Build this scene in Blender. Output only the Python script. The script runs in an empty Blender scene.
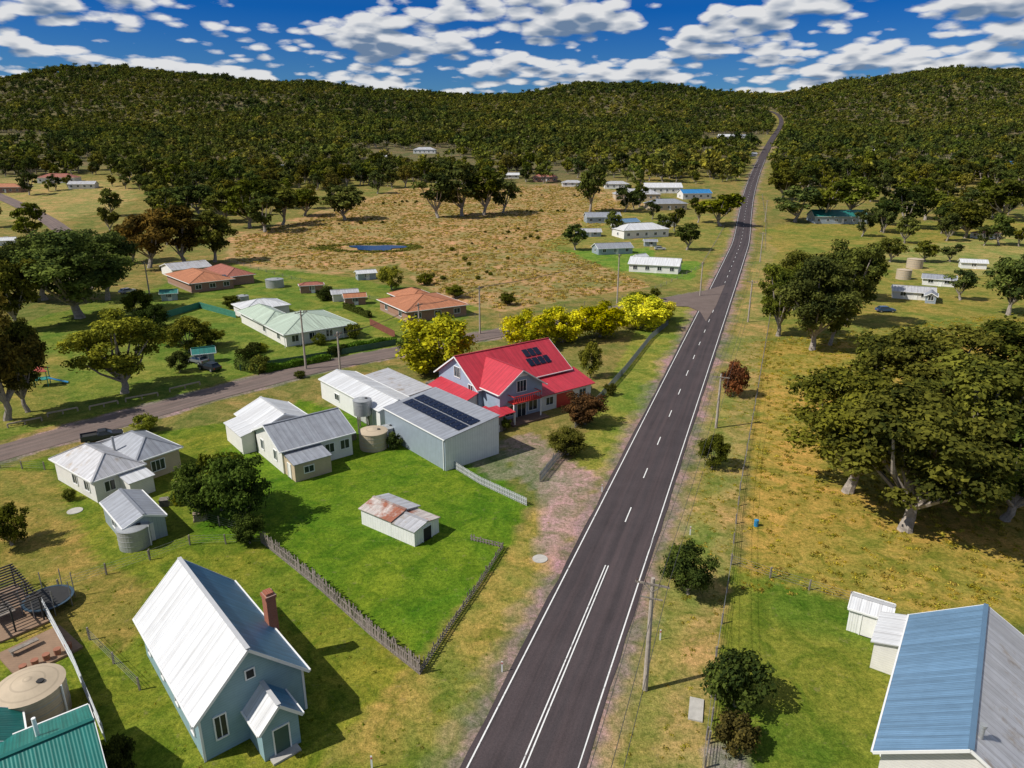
import bpy, math, random
import numpy as np
from mathutils import Vector, Matrix
random.seed(7); RN=np.random.default_rng(7)
scene=bpy.context.scene
scene.view_settings.view_transform='Standard'; scene.view_settings.look='None'; scene.view_settings.exposure=0
CH=38.0; F=700.0; TH=math.atan(230/700.); C=math.cos(TH); S=math.sin(TH)
# ------------------------------------------------------------ terrain
_ys=np.arange(-400,9000,5.0)
_h=np.interp(_ys,[0,240,330,450,630,900,1270,1600,1900,2600,9000],[0,0,1,8,24,47,80,108,118,110,90])
_k=np.ones(17)/17; _h2=np.convolve(np.pad(_h,8,mode='edge'),_k,'valid')
_h2=np.where(_ys<180,0,_h2)
def ratio(v): return (-F*S+(384-v)*C)/(F*C+(384-v)*S)
_ru=np.array([-900,-300,0,60,120,200,300,400,470,540,580,640,700,750,790,840,900,960,1024,1400,1900])
_rv=np.array([85,80,82,75,75,84,92,96,96,90,85,87,97,100,99,88,80,78,78,74,85])+1.5
_raz=(_ru-512)/770.0; _rh=38+ratio(_rv)*2000
def sst(a,b,x):
    t=np.clip((x-a)/(b-a),0,1); return t*t*(3-2*t)
def wob(x,y,s,seed=0):
    r=np.random.default_rng(seed); o=0
    for i in range(6):
        a=r.uniform(0,6.28); f=r.uniform(.6,1.9)/s; o=o+np.sin((x*math.cos(a)+y*math.sin(a))*f+r.uniform(0,6.28))
    return o/3.0
def H(x,y):
    x=np.asarray(x,float); y=np.asarray(y,float)
    h=np.interp(y,_ys,_h2)
    az=x/np.maximum(y,200)
    rh=np.interp(az,_raz,_rh)
    s=sst(1250,2000,y)*(1-.35*sst(2100,3500,y))
    h=h+s*(rh-118)
    h=h+sst(700,1500,y)*(wob(x,y,160,3)*13+wob(x,y,60,4)*4)*np.clip(np.abs(az-.36)*6,0.15,1)
    side=sst(.45,.75,np.abs(az))*sst(600,1400,y)*12
    return h+side
def G(u,v):
    d=np.array([u-512,F*C+(384-v)*S,-F*S+(384-v)*C])
    yy=20*1.004**np.arange(1300); t=yy/d[1]
    f=38+d[2]*t-H(d[0]*t,yy)
    i=np.argmax(f<0)
    if not (f<0).any(): i=1299
    a,b=t[i-1] if i>0 else 0,t[i]
    for _ in range(30):
        m=(a+b)/2
        if 38+d[2]*m-float(H(d[0]*m,d[1]*m))<0: b=m
        else: a=m
    x,y=d[0]*b,d[1]*b
    return Vector((x,y,float(H(x,y))))
def proj(x,y,z):
    Z=z-CH; zc=y*C-Z*S; zc=np.where(zc<1,1,zc)
    return 512+F*x/zc,384-F*(y*S+Z*C)/zc
def zcam(p): return p[1]*C-(p[2]-CH)*S
# ------------------------------------------------------------ materials
def newmat(name):
    m=bpy.data.materials.new(name); m.use_nodes=True; nt=m.node_tree
    b=nt.nodes['Principled BSDF']; return m,nt,b
def N(nt,t,**k):
    n=nt.nodes.new(t)
    for a,v in k.items():
        if a.startswith('i_'): n.inputs[a[2:].replace('_',' ')].default_value=v
        else: setattr(n,a,v)
    return n
def mth(nt,op,a,b=None,c=None):
    n=nt.nodes.new('ShaderNodeMath'); n.operation=op
    for i,x in enumerate((a,b,c)):
        if x is None: continue
        if isinstance(x,(int,float)): n.inputs[i].default_value=x
        else: nt.links.new(x,n.inputs[i])
    return n.outputs[0]
def mixc(nt,f,a,b,bt='MIX'):
    n=nt.nodes.new('ShaderNodeMixRGB'); n.blend_type=bt
    for i,x in enumerate((f,a,b)):
        if isinstance(x,(int,float)): n.inputs[i].default_value=x
        elif isinstance(x,tuple): n.inputs[i].default_value=(*x,1) if len(x)==3 else x
        else: nt.links.new(x,n.inputs[i])
    return n.outputs[0]
def mrange(nt,x,a,b,c,d):
    n=nt.nodes.new('ShaderNodeMapRange'); nt.links.new(x,n.inputs[0])
    for i,v in enumerate((a,b,c,d)): n.inputs[i+1].default_value=v
    return n.outputs[0]
_MC={}
def M(name,col,rough=.7,metal=0.,kind='plain',var=.15,scale=1.2,col2=None,thr=.55):
    if name in _MC: return _MC[name]
    m,nt,b=newmat(name); L=nt.links
    tc=N(nt,'ShaderNodeTexCoord')
    n1=N(nt,'ShaderNodeTexNoise',i_Scale=scale,i_Detail=5.,i_Roughness=.65); L.new(tc.outputs['Object'],n1.inputs['Vector'])
    base=mixc(nt,mrange(nt,n1.outputs[0],.3,.7,0,1),tuple(c*(1-var) for c in col),tuple(min(1,c*(1+var)) for c in col))
    if col2:
        n2=N(nt,'ShaderNodeTexNoise',i_Scale=scale*.45,i_Detail=5.,i_Roughness=.7); L.new(tc.outputs['Object'],n2.inputs['Vector'])
        base=mixc(nt,mrange(nt,n2.outputs[0],thr-.05,thr+.07,0,1),base,col2)
    bump=None
    if kind=='roof' or kind=='tile':
        uv=N(nt,'ShaderNodeUVMap'); sp=N(nt,'ShaderNodeSeparateXYZ'); L.new(uv.outputs[0],sp.inputs[0])
        per=.76 if kind=='roof' else .35
        fr=mth(nt,'FRACT',mth(nt,'DIVIDE',sp.outputs[0],per))
        line=mth(nt,'LESS_THAN',fr,.1)
        base=mixc(nt,mth(nt,'MULTIPLY',line,.4),base,tuple(c*.45 for c in col))
        mp=N(nt,'ShaderNodeMapping'); mp.inputs['Scale'].default_value=(2.6,.12,1); L.new(uv.outputs[0],mp.inputs[0])
        ns=N(nt,'ShaderNodeTexNoise',i_Scale=1.0,i_Detail=4.); L.new(mp.outputs[0],ns.inputs['Vector'])
        base=mixc(nt,.65,base,mixc(nt,mrange(nt,ns.outputs[0],.35,.68,0,1),(.58,.56,.54),(1.,1.,1.)),'MULTIPLY')
        if kind=='tile':
            fr2=mth(nt,'FRACT',mth(nt,'DIVIDE',sp.outputs[1],.4)); l2=mth(nt,'LESS_THAN',fr2,.18)
            base=mixc(nt,mth(nt,'MULTIPLY',l2,.4),base,tuple(c*.4 for c in col))
        bump=mth(nt,'SINE',mth(nt,'MULTIPLY',sp.outputs[0],6.2832/.19))
    elif kind=='board':
        sp=N(nt,'ShaderNodeSeparateXYZ'); L.new(tc.outputs['Object'],sp.inputs[0])
        fr=mth(nt,'FRACT',mth(nt,'DIVIDE',sp.outputs[2],.2)); line=mth(nt,'LESS_THAN',fr,.16)
        base=mixc(nt,mth(nt,'MULTIPLY',line,.35),base,tuple(c*.5 for c in col)); bump=fr
    elif kind=='vert':
        sp=N(nt,'ShaderNodeSeparateXYZ'); L.new(tc.outputs['Object'],sp.inputs[0])
        q=mth(nt,'ADD',sp.outputs[0],sp.outputs[1])
        fr=mth(nt,'FRACT',mth(nt,'DIVIDE',q,.38)); line=mth(nt,'LESS_THAN',fr,.14)
        base=mixc(nt,mth(nt,'MULTIPLY',line,.3),base,tuple(c*.5 for c in col)); bump=mth(nt,'SINE',mth(nt,'MULTIPLY',q,6.2832/.19))
    elif kind=='brick':
        bt=N(nt,'ShaderNodeTexBrick'); bt.inputs['Scale'].default_value=3.2
        mp=N(nt,'ShaderNodeMapping'); mp.inputs['Rotation'].default_value=(math.pi/2,0,.01); L.new(tc.outputs['Object'],mp.inputs[0]); L.new(mp.outputs[0],bt.inputs['Vector'])
        bt.inputs['Color1'].default_value=(*col,1); bt.inputs['Color2'].default_value=(*[c*.7 for c in col],1); bt.inputs['Mortar'].default_value=(.35,.32,.28,1)
        base=mixc(nt,.6,base,bt.outputs[0])
    L.new(base,b.inputs['Base Color'])
    b.inputs['Roughness'].default_value=rough; b.inputs['Metallic'].default_value=metal
    if bump is not None:
        bp=N(nt,'ShaderNodeBump'); bp.inputs['Strength'].default_value=.35; bp.inputs['Distance'].default_value=.02
        L.new(bump,bp.inputs['Height']); L.new(bp.outputs[0],b.inputs['Normal'])
    _MC[name]=m; return m
def glassmat():
    if 'win' in _MC: return _MC['win']
    m,nt,b=newmat('window_glass'); b.inputs['Base Color'].default_value=(.02,.03,.04,1); b.inputs['Roughness'].default_value=.08
    _MC['win']=m; return m
def leafmat():
    m=bpy.data.materials.new('foliage'); m.use_nodes=True; nt=m.node_tree; nt.nodes.clear(); L=nt.links
    out=N(nt,'ShaderNodeOutputMaterial'); oi=N(nt,'ShaderNodeObjectInfo'); at=N(nt,'ShaderNodeAttribute',attribute_name='tint')
    hsv=N(nt,'ShaderNodeHueSaturation'); L.new(oi.outputs['Color'],hsv.inputs['Color'])
    L.new(mrange(nt,oi.outputs['Random'],0,1,.48,.518),hsv.inputs['Hue'])
    L.new(mrange(nt,mth(nt,'FRACT',mth(nt,'MULTIPLY',oi.outputs['Random'],17.3)),0,1,.68,1.4),hsv.inputs['Value'])
    L.new(mrange(nt,mth(nt,'FRACT',mth(nt,'MULTIPLY',oi.outputs['Random'],5.7)),0,1,.92,1.08),hsv.inputs['Saturation'])
    c=mixc(nt,1.,hsv.outputs[0],mixc(nt,at.outputs['Fac'],(.38,.46,.46),(2.15,1.98,1.2)),'MULTIPLY')
    d=N(nt,'ShaderNodeBsdfDiffuse'); t=N(nt,'ShaderNodeBsdfTranslucent'); mx=N(nt,'ShaderNodeMixShader'); mx.inputs[0].default_value=.22
    L.new(c,d.inputs[0]); L.new(c,t.inputs[0]); L.new(d.outputs[0],mx.inputs[1]); L.new(t.outputs[0],mx.inputs[2]); L.new(mx.outputs[0],out.inputs[0])
    return m
LEAF=leafmat()
BARK=M('bark',(.28,.24,.2),.9,var=.4,scale=3)
WHITE=M('white_paint',(.76,.75,.72),.55,var=.06)
TRIM=M('trim_white',(.78,.78,.76),.5,var=.04)
GLASS=glassmat()
# ------------------------------------------------------------ mesh accumulators
class Acc:
    def __init__(s): s.v=[];s.f=[];s.uv=[];s.m=[]
    def face(s,pts,uv=None,mi=0):
        n=len(s.v); s.v+= [tuple(p) for p in pts]; s.f.append(tuple(range(n,n+len(pts)))); s.uv.append(uv or [(0,0)]*len(pts)); s.m.append(mi)
    def obox(s,c,ux,uy,uz,mi=0):
        c=Vector(c); P=[c+ux*a+uy*b+uz*d for d in(-1,1) for b in(-1,1) for a in(-1,1)]
        for q in((0,2,3,1),(4,5,7,6),(0,1,5,4),(2,6,7,3),(0,4,6,2),(1,3,7,5)): s.face([P[i] for i in q],mi=mi)
    def box(s,x0,x1,y0,y1,z0,z1,mi=0):
        s.obox(((x0+x1)/2,(y0+y1)/2,(z0+z1)/2),Vector(((x1-x0)/2,0,0)),Vector((0,(y1-y0)/2,0)),Vector((0,0,(z1-z0)/2)),mi)
    def bar(s,p,q,w,h=None,mi=0):
        p=Vector(p);q=Vector(q);d=q-p; h=h or w
        if d.length<1e-6:return
        u=d.normalized(); a=Vector((0,0,1)) if abs(u.z)<.95 else Vector((1,0,0))
        sd=u.cross(a).normalized(); up=sd.cross(u)
        s.obox((p+q)/2,d/2,sd*w/2,up*h/2,mi)
    def cyl(s,cx,cy,z0,z1,r0,r1=None,n=12,cap=True,mi=0):
        r1=r0 if r1 is None else r1
        A=[(cx+r0*math.cos(6.28318*i/n),cy+r0*math.sin(6.28318*i/n),z0) for i in range(n)]
        Bq=[(cx+r1*math.cos(6.28318*i/n),cy+r1*math.sin(6.28318*i/n),z1) for i in range(n)]
        for i in range(n):
            j=(i+1)%n; s.face([A[i],A[j],Bq[j],Bq[i]],mi=mi)
        if cap and r1>.001: s.face(Bq,mi=mi)
    def tube(s,pts,rad,n=7,mi=0):
        rings=[]
        for i,p in enumerate(pts):
            p=Vector(p); d=(Vector(pts[min(i+1,len(pts)-1)])-Vector(pts[max(i-1,0)])).normalized()
            a=Vector((0,0,1)) if abs(d.z)<.9 else Vector((1,0,0)); sx=d.cross(a).normalized(); sy=d.cross(sx)
            rings.append([p+(sx*math.cos(6.283*k/n)+sy*math.sin(6.283*k/n))*rad[i] for k in range(n)])
        for a,b in zip(rings[:-1],rings[1:]):
            for k in range(n): s.face([a[k],a[(k+1)%n],b[(k+1)%n],b[k]],mi=mi)
    def slab(s,pts,edir,th=.1,mi=0):
        P=[Vector(p) for p in pts]; e=Vector(edir).normalized(); nn=(P[1]-P[0]).cross(P[2]-P[0]).normalized(); d=nn.cross(e)
        uv=[(p.dot(e),p.dot(d)) for p in P]; Q=[p-Vector((0,0,th)) for p in P]
        s.face(P,uv,mi); s.face(Q[::-1],uv[::-1],mi); n=len(P)
        for i in range(n):
            j=(i+1)%n; s.face([P[i],Q[i],Q[j],P[j]],mi=mi)
    def mesh(s,name,mats):
        me=bpy.data.meshes.new(name); me.from_pydata(s.v,[],s.f)
        for m in mats: me.materials.append(m)
        ul=me.uv_layers.new(name='UVMap'); flat=[c for f in s.uv for uv in f for c in uv]; ul.data.foreach_set('uv',flat)
        me.polygons.foreach_set('material_index',s.m); me.update(); return me
def link(ob,parent=None):
    scene.collection.objects.link(ob)
    if parent: ob.parent=parent
    return ob
def single(name,acc,mats,loc=(0,0,0),rz=0):
    me=acc.mesh(name,mats if isinstance(mats,list) else [mats]); o=bpy.data.objects.new(name,me); o.location=loc; o.rotation_euler[2]=rz
    return link(o)
class B:
    def __init__(s,name,O,L,R):
        O=G(*O) if len(O)==2 else Vector(O); s.O=O
        lv=(G(*L)-O) if isinstance(L,tuple) else None; rv=(G(*R)-O) if isinstance(R,tuple) else None
        if lv: lv.z=0
        if rv: rv.z=0
        if lv and rv:
            if lv.length>=rv.length: Y=lv.normalized(); X=Vector((Y.y,-Y.x,0)); 
            else: X=rv.normalized(); Y=Vector((-X.y,X.x,0))
            s.ly=lv.dot(Y); s.lx=rv.dot(X)
        elif lv: Y=lv.normalized(); X=Vector((Y.y,-Y.x,0)); s.ly=lv.length; s.lx=R
        elif rv: X=rv.normalized(); s.lx=rv.length; s.ly=L
        s._mk(name,O,math.atan2(X.y,X.x))
    @classmethod
    def at(cls,name,O,az,lx,ly):
        s=cls.__new__(cls); s.O=Vector(O); s.lx=lx; s.ly=ly; s._mk(name,s.O,az); return s
    def _mk(s,name,O,az):
        s.root=bpy.data.objects.new(name,None); s.root.empty_display_size=.5; s.root.location=O; s.root.rotation_euler[2]=az; link(s.root); s.parts={}; s.az=az
    def p(s,part,mat):
        k=(part,mat.name)
        if k not in s.parts: s.parts[k]=(Acc(),mat)
        return s.parts[k][0]
    def done(s):
        for (pn,_),(a,m) in s.parts.items():
            o=bpy.data.objects.new(pn,a.mesh(pn,[m])); link(o,s.root)
        return s
    def block(s,x0,x1,y0,y1,h,roof,rise,wm,rm,rm2=None,ov=.4,z0=0,fascia=True):
        rm2=rm2 or rm; w=s.p('walls',wm); xm=(x0+x1)/2; ym=(y0+y1)/2; b=-.6 if z0==0 else z0
        def wall(pts): w.face(pts)
        A=(x0,y0,b);Bc=(x1,y0,b);Cc=(x1,y1,b);D=(x0,y1,b)
        a=(x0,y0,h);bb=(x1,y0,h);cc=(x1,y1,h);d=(x0,y1,h)
        ra=s.p('roof',rm); rb=s.p('roof_far_slope',rm2) if rm2 is not rm else ra
        up=.06; fa=s.p('fascia',TRIM)
        if roof=='gy':
            wall([A,Bc,bb,(xm,y0,h+rise),a]); wall([Cc,D,d,(xm,y1,h+rise),cc]); wall([D,A,a,d]); wall([Bc,Cc,cc,bb])
            half=xm-x0; ez=h-rise/half*ov+up; rz=h+rise+up
            ra.slab([(x0-ov,y1+ov,ez),(x0-ov,y0-ov,ez),(xm,y0-ov,rz),(xm,y1+ov,rz)],(0,1,0))
            rb.slab([(x1+ov,y0-ov,ez),(x1+ov,y1+ov,ez),(xm+.002,y1+ov,rz),(xm+.002,y0-ov,rz)],(0,1,0))
            ra.bar((xm,y0-ov-.01,rz+.03),(xm,y1+ov+.01,rz+.03),.3,.06)
            if fascia:
                for xx,sg in((x0-ov-.06,-1),(x1+ov+.06,1)): fa.bar((xx,y0-ov,ez-.05),(xx,y1+ov,ez-.05),.11,.14)
                for yy in(y0-ov-.03,y1+ov+.03):
                    fa.bar((x0-ov,yy,ez-.1),(xm,yy,rz-.1),.05,.2); fa.bar((x1+ov,yy,ez-.1),(xm,yy,rz-.1),.05,.2)
        elif roof=='gx':
            wall([A,Bc,bb,a]); wall([Cc,D,d,cc]); wall([D,A,a,(x0,ym,h+rise),d]); wall([Bc,Cc,cc,(x1,ym,h+rise),bb])
            half=ym-y0; ez=h-rise/half*ov+up; rz=h+rise+up
            ra.slab([(x0-ov,y0-ov,ez),(x1+ov,y0-ov,ez),(x1+ov,ym,rz),(x0-ov,ym,rz)],(1,0,0))
            rb.slab([(x1+ov,y1+ov,ez),(x0-ov,y1+ov,ez),(x0-ov,ym+.002,rz),(x1+ov,ym+.002,rz)],(1,0,0))
            ra.bar((x0-ov-.01,ym,rz+.03),(x1+ov+.01,ym,rz+.03),.3,.06)
            if fascia:
                for yy in(y0-ov-.06,y1+ov+.06): fa.bar((x0-ov,yy,ez-.05),(x1+ov,yy,ez-.05),.11,.14)
                for xx in(x0-ov-.03,x1+ov+.03):
                    fa.bar((xx,y0-ov,ez-.1),(xx,ym,rz-.1),.05,.2); fa.bar((xx,y1+ov,ez-.1),(xx,ym,rz-.1),.05,.2)
        elif roof=='hip':
            for q in([A,Bc,bb,a],[Cc,D,d,cc],[D,A,a,d],[Bc,Cc,cc,bb]): wall(q)
            X0,X1,Y0,Y1=x0-ov,x1+ov,y0-ov,y1+ov
            m=min(X1-X0,Y1-Y0)/2; ez=h+up; rz=h+rise+up
            if X1-X0>=Y1-Y0: r0=(X0+m,ym,rz); r1=(X1-m-.001,ym,rz)
            else: r0=(xm,Y0+m,rz); r1=(xm,Y1-m-.001,rz)
            p0,p1,p2,p3=(X0,Y0,ez),(X1,Y0,ez),(X1,Y1,ez),(X0,Y1,ez)
            if X1-X0>=Y1-Y0:
                ra.slab([p0,p1,r1,r0],(1,0,0)); rb.slab([p2,p3,r0,r1],(1,0,0)); ra.slab([p3,p0,r0],(0,1,0)); rb.slab([p1,p2,r1],(0,1,0))
            else:
                ra.slab([p0,p1,r0],(1,0,0)); rb.slab([p2,p3,r1],(1,0,0)); ra.slab([p3,p0,r0,r1],(0,1,0)); rb.slab([p1,p2,r1,r0],(0,1,0))
            for q,r in((p0,r0),(p1,r1 if X1-X0>=Y1-Y0 else r0),(p2,r1),(p3,r0 if X1-X0>=Y1-Y0 else r1)): ra.bar(Vector(q)+Vector((0,0,.02)),Vector(r)+Vector((0,0,.03)),.22,.07)
            ra.bar(Vector(r0)+Vector((0,0,.03)),Vector(r1)+Vector((0,0,.03)),.25,.07)
            if fascia:
                for q,r in((p0,p1),(p1,p2),(p2,p3),(p3,p0)): fa.bar(Vector(q)-Vector((0,0,.06)),Vector(r)-Vector((0,0,.06)),.12,.16)
        elif roof=='sx':
            hh=h+rise
            wall([A,Bc,(x1,y0,hh),a]); wall([Cc,D,d,(x1,y1,hh)]); wall([D,A,a,d]); wall([Bc,Cc,(x1,y1,hh),(x1,y0,hh)])
            k=rise/(x1-x0)
            ra.slab([(x0-ov,y1+ov,h-k*ov+up),(x0-ov,y0-ov,h-k*ov+up),(x1+ov,y0-ov,hh+k*ov+up),(x1+ov,y1+ov,hh+k*ov+up)],(0,1,0))
        elif roof=='sy':
            hh=h+rise
            wall([A,Bc,bb,a]); wall([Cc,D,(x0,y1,hh),(x1,y1,hh)]); wall([D,A,a,(x0,y1,hh)]); wall([Bc,Cc,(x1,y1,hh),bb])
            k=rise/(y1-y0)
            ra.slab([(x0-ov,y0-ov,h-k*ov+up),(x1+ov,y0-ov,h-k*ov+up),(x1+ov,y1+ov,hh+k*ov+up),(x0-ov,y1+ov,hh+k*ov+up)],(1,0,0))
    def win(s,face,c,t,z,w,h,door=None,mul=1):
        fr=s.p('window_frames' if not door else 'door_frames',TRIM); gl=s.p('windows' if not door else 'door',door or GLASS)
        def bx(a,t0,t1,z0,z1,d):
            if face=='y0': a.box(t0,t1,c-d,c+.01,z0,z1)
            if face=='y1': a.box(t0,t1,c-.01,c+d,z0,z1)
            if face=='x0': a.box(c-d,c+.01,t0,t1,z0,z1)
            if face=='x1': a.box(c-.01,c+d,t0,t1,z0,z1)
        bx(gl,t-w/2,t+w/2,z,z+h,.03)
        e=.09
        bx(fr,t-w/2-e,t-w/2,z-e,z+h+e,.09); bx(fr,t+w/2,t+w/2+e,z-e,z+h+e,.09)
        bx(fr,t-w/2,t+w/2,z+h,z+h+e,.088); bx(fr,t-w/2,t+w/2,z-e,z,.12)
        for i in range(mul):
            q=t-w/2+w*(i+1)/(mul+1)
            if not door: bx(fr,q-.03,q+.03,z,z+h,.06)
    def panels(s,o,e,d,nx,ny,w=1.0,h=1.6):
        o=Vector(o);e=Vector(e).normalized();d=Vector(d).normalized(); a=s.p('solar_panels',M('solar',(.008,.012,.03),.15,.1,var=.1)); f=s.p('panel_frames',M('alu',(.55,.55,.57),.4,.4,var=.05))
        n=e.cross(d).normalized()
        if n.z<0: n=-n
        for i in range(nx):
            for j in range(ny):
                p=o+e*(i*(w+.14))+d*(j*(h+.25)); q=p+n*.12
                a.slab([q,q+e*w,q+e*w+d*h,q+d*h] if e.cross(d).z>0 else [q,q+d*h,q+e*w+d*h,q+e*w],e,.04)
        for j in range(ny):
            for t in(.25,.75):
                p=o+d*(j*(h+.25)+h*t)+n*.06; f.bar(p,p+e*(nx*(w+.14)),.06)
# ------------------------------------------------------------ roads geometry
P0=G(523,767); P1=G(742,240); dirR=(P1-P0); dirR.z=0; dirR.normalize()
def densify(pts,step):
    out=[]
    for a,b in zip(pts[:-1],pts[1:]):
        n=max(1,int((b-a).length/step))
        for i in range(n): out.append(a.lerp(b,i/n))
    out.append(pts[-1]); return out
def smooth(pts,it=3):
    for _ in range(it):
        q=[pts[0]]
        for a,b in zip(pts[:-1],pts[1:]): q+= [a.lerp(b,.25),a.lerp(b,.75)]
        q.append(pts[-1]); pts=q
    return pts
Pm=P0+dirR*((P1-P0).length*.85)
far=[G(745,213),G(750,188),G(761,160),G(775,134),G(785,114)]
far.append(far[-1]+(far[-1]-far[-2])*.15+Vector((-60,40,0)))
mainc=[P0-dirR*160,P0,Pm]+smooth([Pm]+[P1]+far,3)[1:]
mainc=[Vector((p.x,p.y,0)) for p in mainc]
side_px=[(-260,520),(-120,487),(0,453),(120,420),(235,388),(330,364),(430,346),(520,329),(600,313),(660,302),(712,293)]
sidec=[Vector((p.x,p.y,0)) for p in (G(*q) for q in side_px)]
sidec=smooth(sidec,2)
nwc=smooth([Vector((p.x,p.y,0)) for p in (G(*q) for q in [(-120,165),(-40,182),(0,196),(45,217),(75,240),(110,262)])],2)
def ribbon(name,cl,off,width,z,mat,s0=None,s1=None,dz=0.0006,step=3,jit=0,obj=True,acc=None):
    pts=densify(cl,step); acc=acc or Acc(); s=0; prev=None; k=0
    for i,p in enumerate(pts):
        d=(pts[min(i+1,len(pts)-1)]-pts[max(i-1,0)]).normalized(); n=Vector((d.y,-d.x,0))
        if i>0: s+=(p-pts[i-1]).length
        if (s0 is not None and s<s0) or (s1 is not None and s>s1): prev=None; continue
        j=random.uniform(-jit,jit); j2=random.uniform(-jit,jit)
        a=p+n*(off-width/2+j); b=p+n*(off+width/2+j2); e=z+dz*max(0,p.y-60)
        a.z=float(H(a.x,a.y))+e; b.z=float(H(b.x,b.y))+e
        cur=(a,b,s)
        if prev:
            acc.face([prev[0],prev[1],b,a],[(off-width/2,prev[2]),(off+width/2,prev[2]),(off+width/2,s),(off-width/2,s)])
        prev=cur
    if obj: return single(name,acc,mat)
    return acc
def asphalt(name,col,tr=.3):
    m,nt,b=newmat(name); L=nt.links
    tc=N(nt,'ShaderNodeTexCoord'); uv=N(nt,'ShaderNodeUVMap'); sp=N(nt,'ShaderNodeSeparateXYZ'); L.new(uv.outputs[0],sp.inputs[0])
    n=N(nt,'ShaderNodeTexNoise',i_Scale=.25,i_Detail=6.,i_Roughness=.6); L.new(tc.outputs['Object'],n.inputs['Vector'])
    n2=N(nt,'ShaderNodeTexNoise',i_Scale=14.,i_Detail=3.); L.new(tc.outputs['Object'],n2.inputs['Vector'])
    mp=N(nt,'ShaderNodeMapping'); mp.inputs['Scale'].default_value=(1.6,.03,1); L.new(uv.outputs[0],mp.inputs[0])
    n3=N(nt,'ShaderNodeTexNoise',i_Scale=1.,i_Detail=4.); L.new(mp.outputs[0],n3.inputs['Vector'])
    tra=mth(nt,'ABSOLUTE',mth(nt,'SINE',mth(nt,'MULTIPLY',sp.outputs[0],math.pi/1.75)))
    c=mixc(nt,mrange(nt,n.outputs[0],.3,.7,0,1),tuple(x*.8 for x in col),tuple(x*1.25 for x in col))
    c=mixc(nt,mth(nt,'MULTIPLY',tra,tr),c,tuple(x*1.8 for x in col))
    c=mixc(nt,mrange(nt,n3.outputs[0],.42,.7,0,.45),c,tuple(x*f for x,f in zip(col,(2.4,2.1,2.0))))
    c=mixc(nt,.6,c,mixc(nt,mrange(nt,n2.outputs[0],.3,.7,0,1),(.65,.65,.65),(1.3,1.3,1.3)),'MULTIPLY')
    L.new(c,b.inputs['Base Color']); b.inputs['Roughness'].default_value=.9; b.inputs['Specular IOR Level'].default_value=.25
    bp=N(nt,'ShaderNodeBump'); bp.inputs['Strength'].default_value=.3; bp.inputs['Distance'].default_value=.02; L.new(n2.outputs[0],bp.inputs['Height']); L.new(bp.outputs[0],b.inputs['Normal'])
    return m
ASPH=asphalt('asphalt',(.047,.038,.04),.25); ASPH2=asphalt('asphalt_old',(.125,.097,.085),.15)
LINE=M('road_paint',(.75,.75,.72),.6,var=.12,scale=4,col2=(.3,.28,.27),thr=.62)
ribbon('side_street',sidec,0,6.4,.022,ASPH2,jit=.15)
ribbon('side_street',nwc,0,8,.05,ASPH2,step=6)
ribbon('main_road',mainc,0,7.7,.032,ASPH,jit=.09)
ed=ribbon('',mainc,-3.4,.11,.04,LINE,obj=False,s1=900); ribbon('',mainc,3.4,.11,.04,LINE,obj=False,acc=ed,s1=900)
sdbl=160+(Vector((*G(608,563)[:2],0))-mainc[1]).length
for o in(-.14,.14): ribbon('',mainc,o,.10,.04,LINE,s1=sdbl,step=1,obj=False,acc=ed)
s=sdbl+8.5
while s<850:
    ribbon('',mainc,0,.12,.041,LINE,s0=s,s1=s+3.6,step=.5,obj=False,acc=ed); s+=11.2
single('road_markings',ed,LINE)
aj=Acc(); jp=[G(*q) for q in [(660,306),(672,297),(705,291),(725,285),(716,306),(706,322),(700,312),(688,307)]]
c0=G(700,301)
for a,b in zip(jp,jp[1:]+jp[:1]): aj.face([c0+Vector((0,0,.127)),a+Vector((0,0,.127)),b+Vector((0,0,.127))])
single('junction_pavement',aj,ASPH2)
# ------------------------------------------------------------ ground sheet
def axis(lo,hi,st,LO,HI,g):
    a=list(np.arange(lo,hi+.01,st)); d=st
    while a[-1]<HI: d*=g; a.append(a[-1]+d)
    d=st; b=[]
    p=lo
    while p>LO: d*=g; p-=d; b.append(p)
    return np.array(b[::-1]+a)
xs=axis(-110,110,.9,-4500,4500,1.035); ys=axis(28,215,.9,-150,5200,1.022)
XX,YY=np.meshgrid(xs,ys); ZZ=H(XX,YY); X=XX.ravel();Y=YY.ravel();Z=ZZ.ravel()
def wpoly(px): return np.array([[*G(u,v)[:2]] for u,v in px])
def inpoly(x,y,P):
    r=np.zeros(x.shape,bool); n=len(P)
    for i in range(n):
        x1,y1=P[i];x2,y2=P[(i+1)%n]
        if y1==y2: continue
        c=((y1>y)!=(y2>y))&(x<(x2-x1)*(y-y1)/(y2-y1)+x1); r^=c
    return r
def pdist(x,y,cl):
    m=np.full(x.shape,1e9)
    for a,b in zip(cl[:-1],cl[1:]):
        dx,dy=b.x-a.x,b.y-a.y; l2=dx*dx+dy*dy
        if l2<1e-9: continue
        t=np.clip(((x-a.x)*dx+(y-a.y)*dy)/l2,0,1); m=np.minimum(m,np.hypot(x-a.x-t*dx,y-a.y-t*dy))
    return m
col=np.empty((len(X),3)); col[:]=(.175,.16,.035)
def amp(): return np.clip(Y/90,.4,14)
wx=wob(X,Y,7,11)*amp()*.8+wob(X,Y,2.5,12)*amp()*.35; wy=wob(X,Y,7,13)*amp()*.8+wob(X,Y,2.5,14)*amp()*.35
def paint(px,c,k=1.,soft=None):
    m=inpoly(X+wx*k,Y+wy*k,wpoly(px)); 
    if soft: col[m]=col[m]*(1-soft)+np.array(c)*soft
    else: col[m]=c
paint([(0,470),(140,436),(240,420),(262,545),(420,672),(545,510),(600,470),(470,768),(440,830),(-100,830),(-300,600),(-100,500)],(.13,.165,.013))
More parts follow.
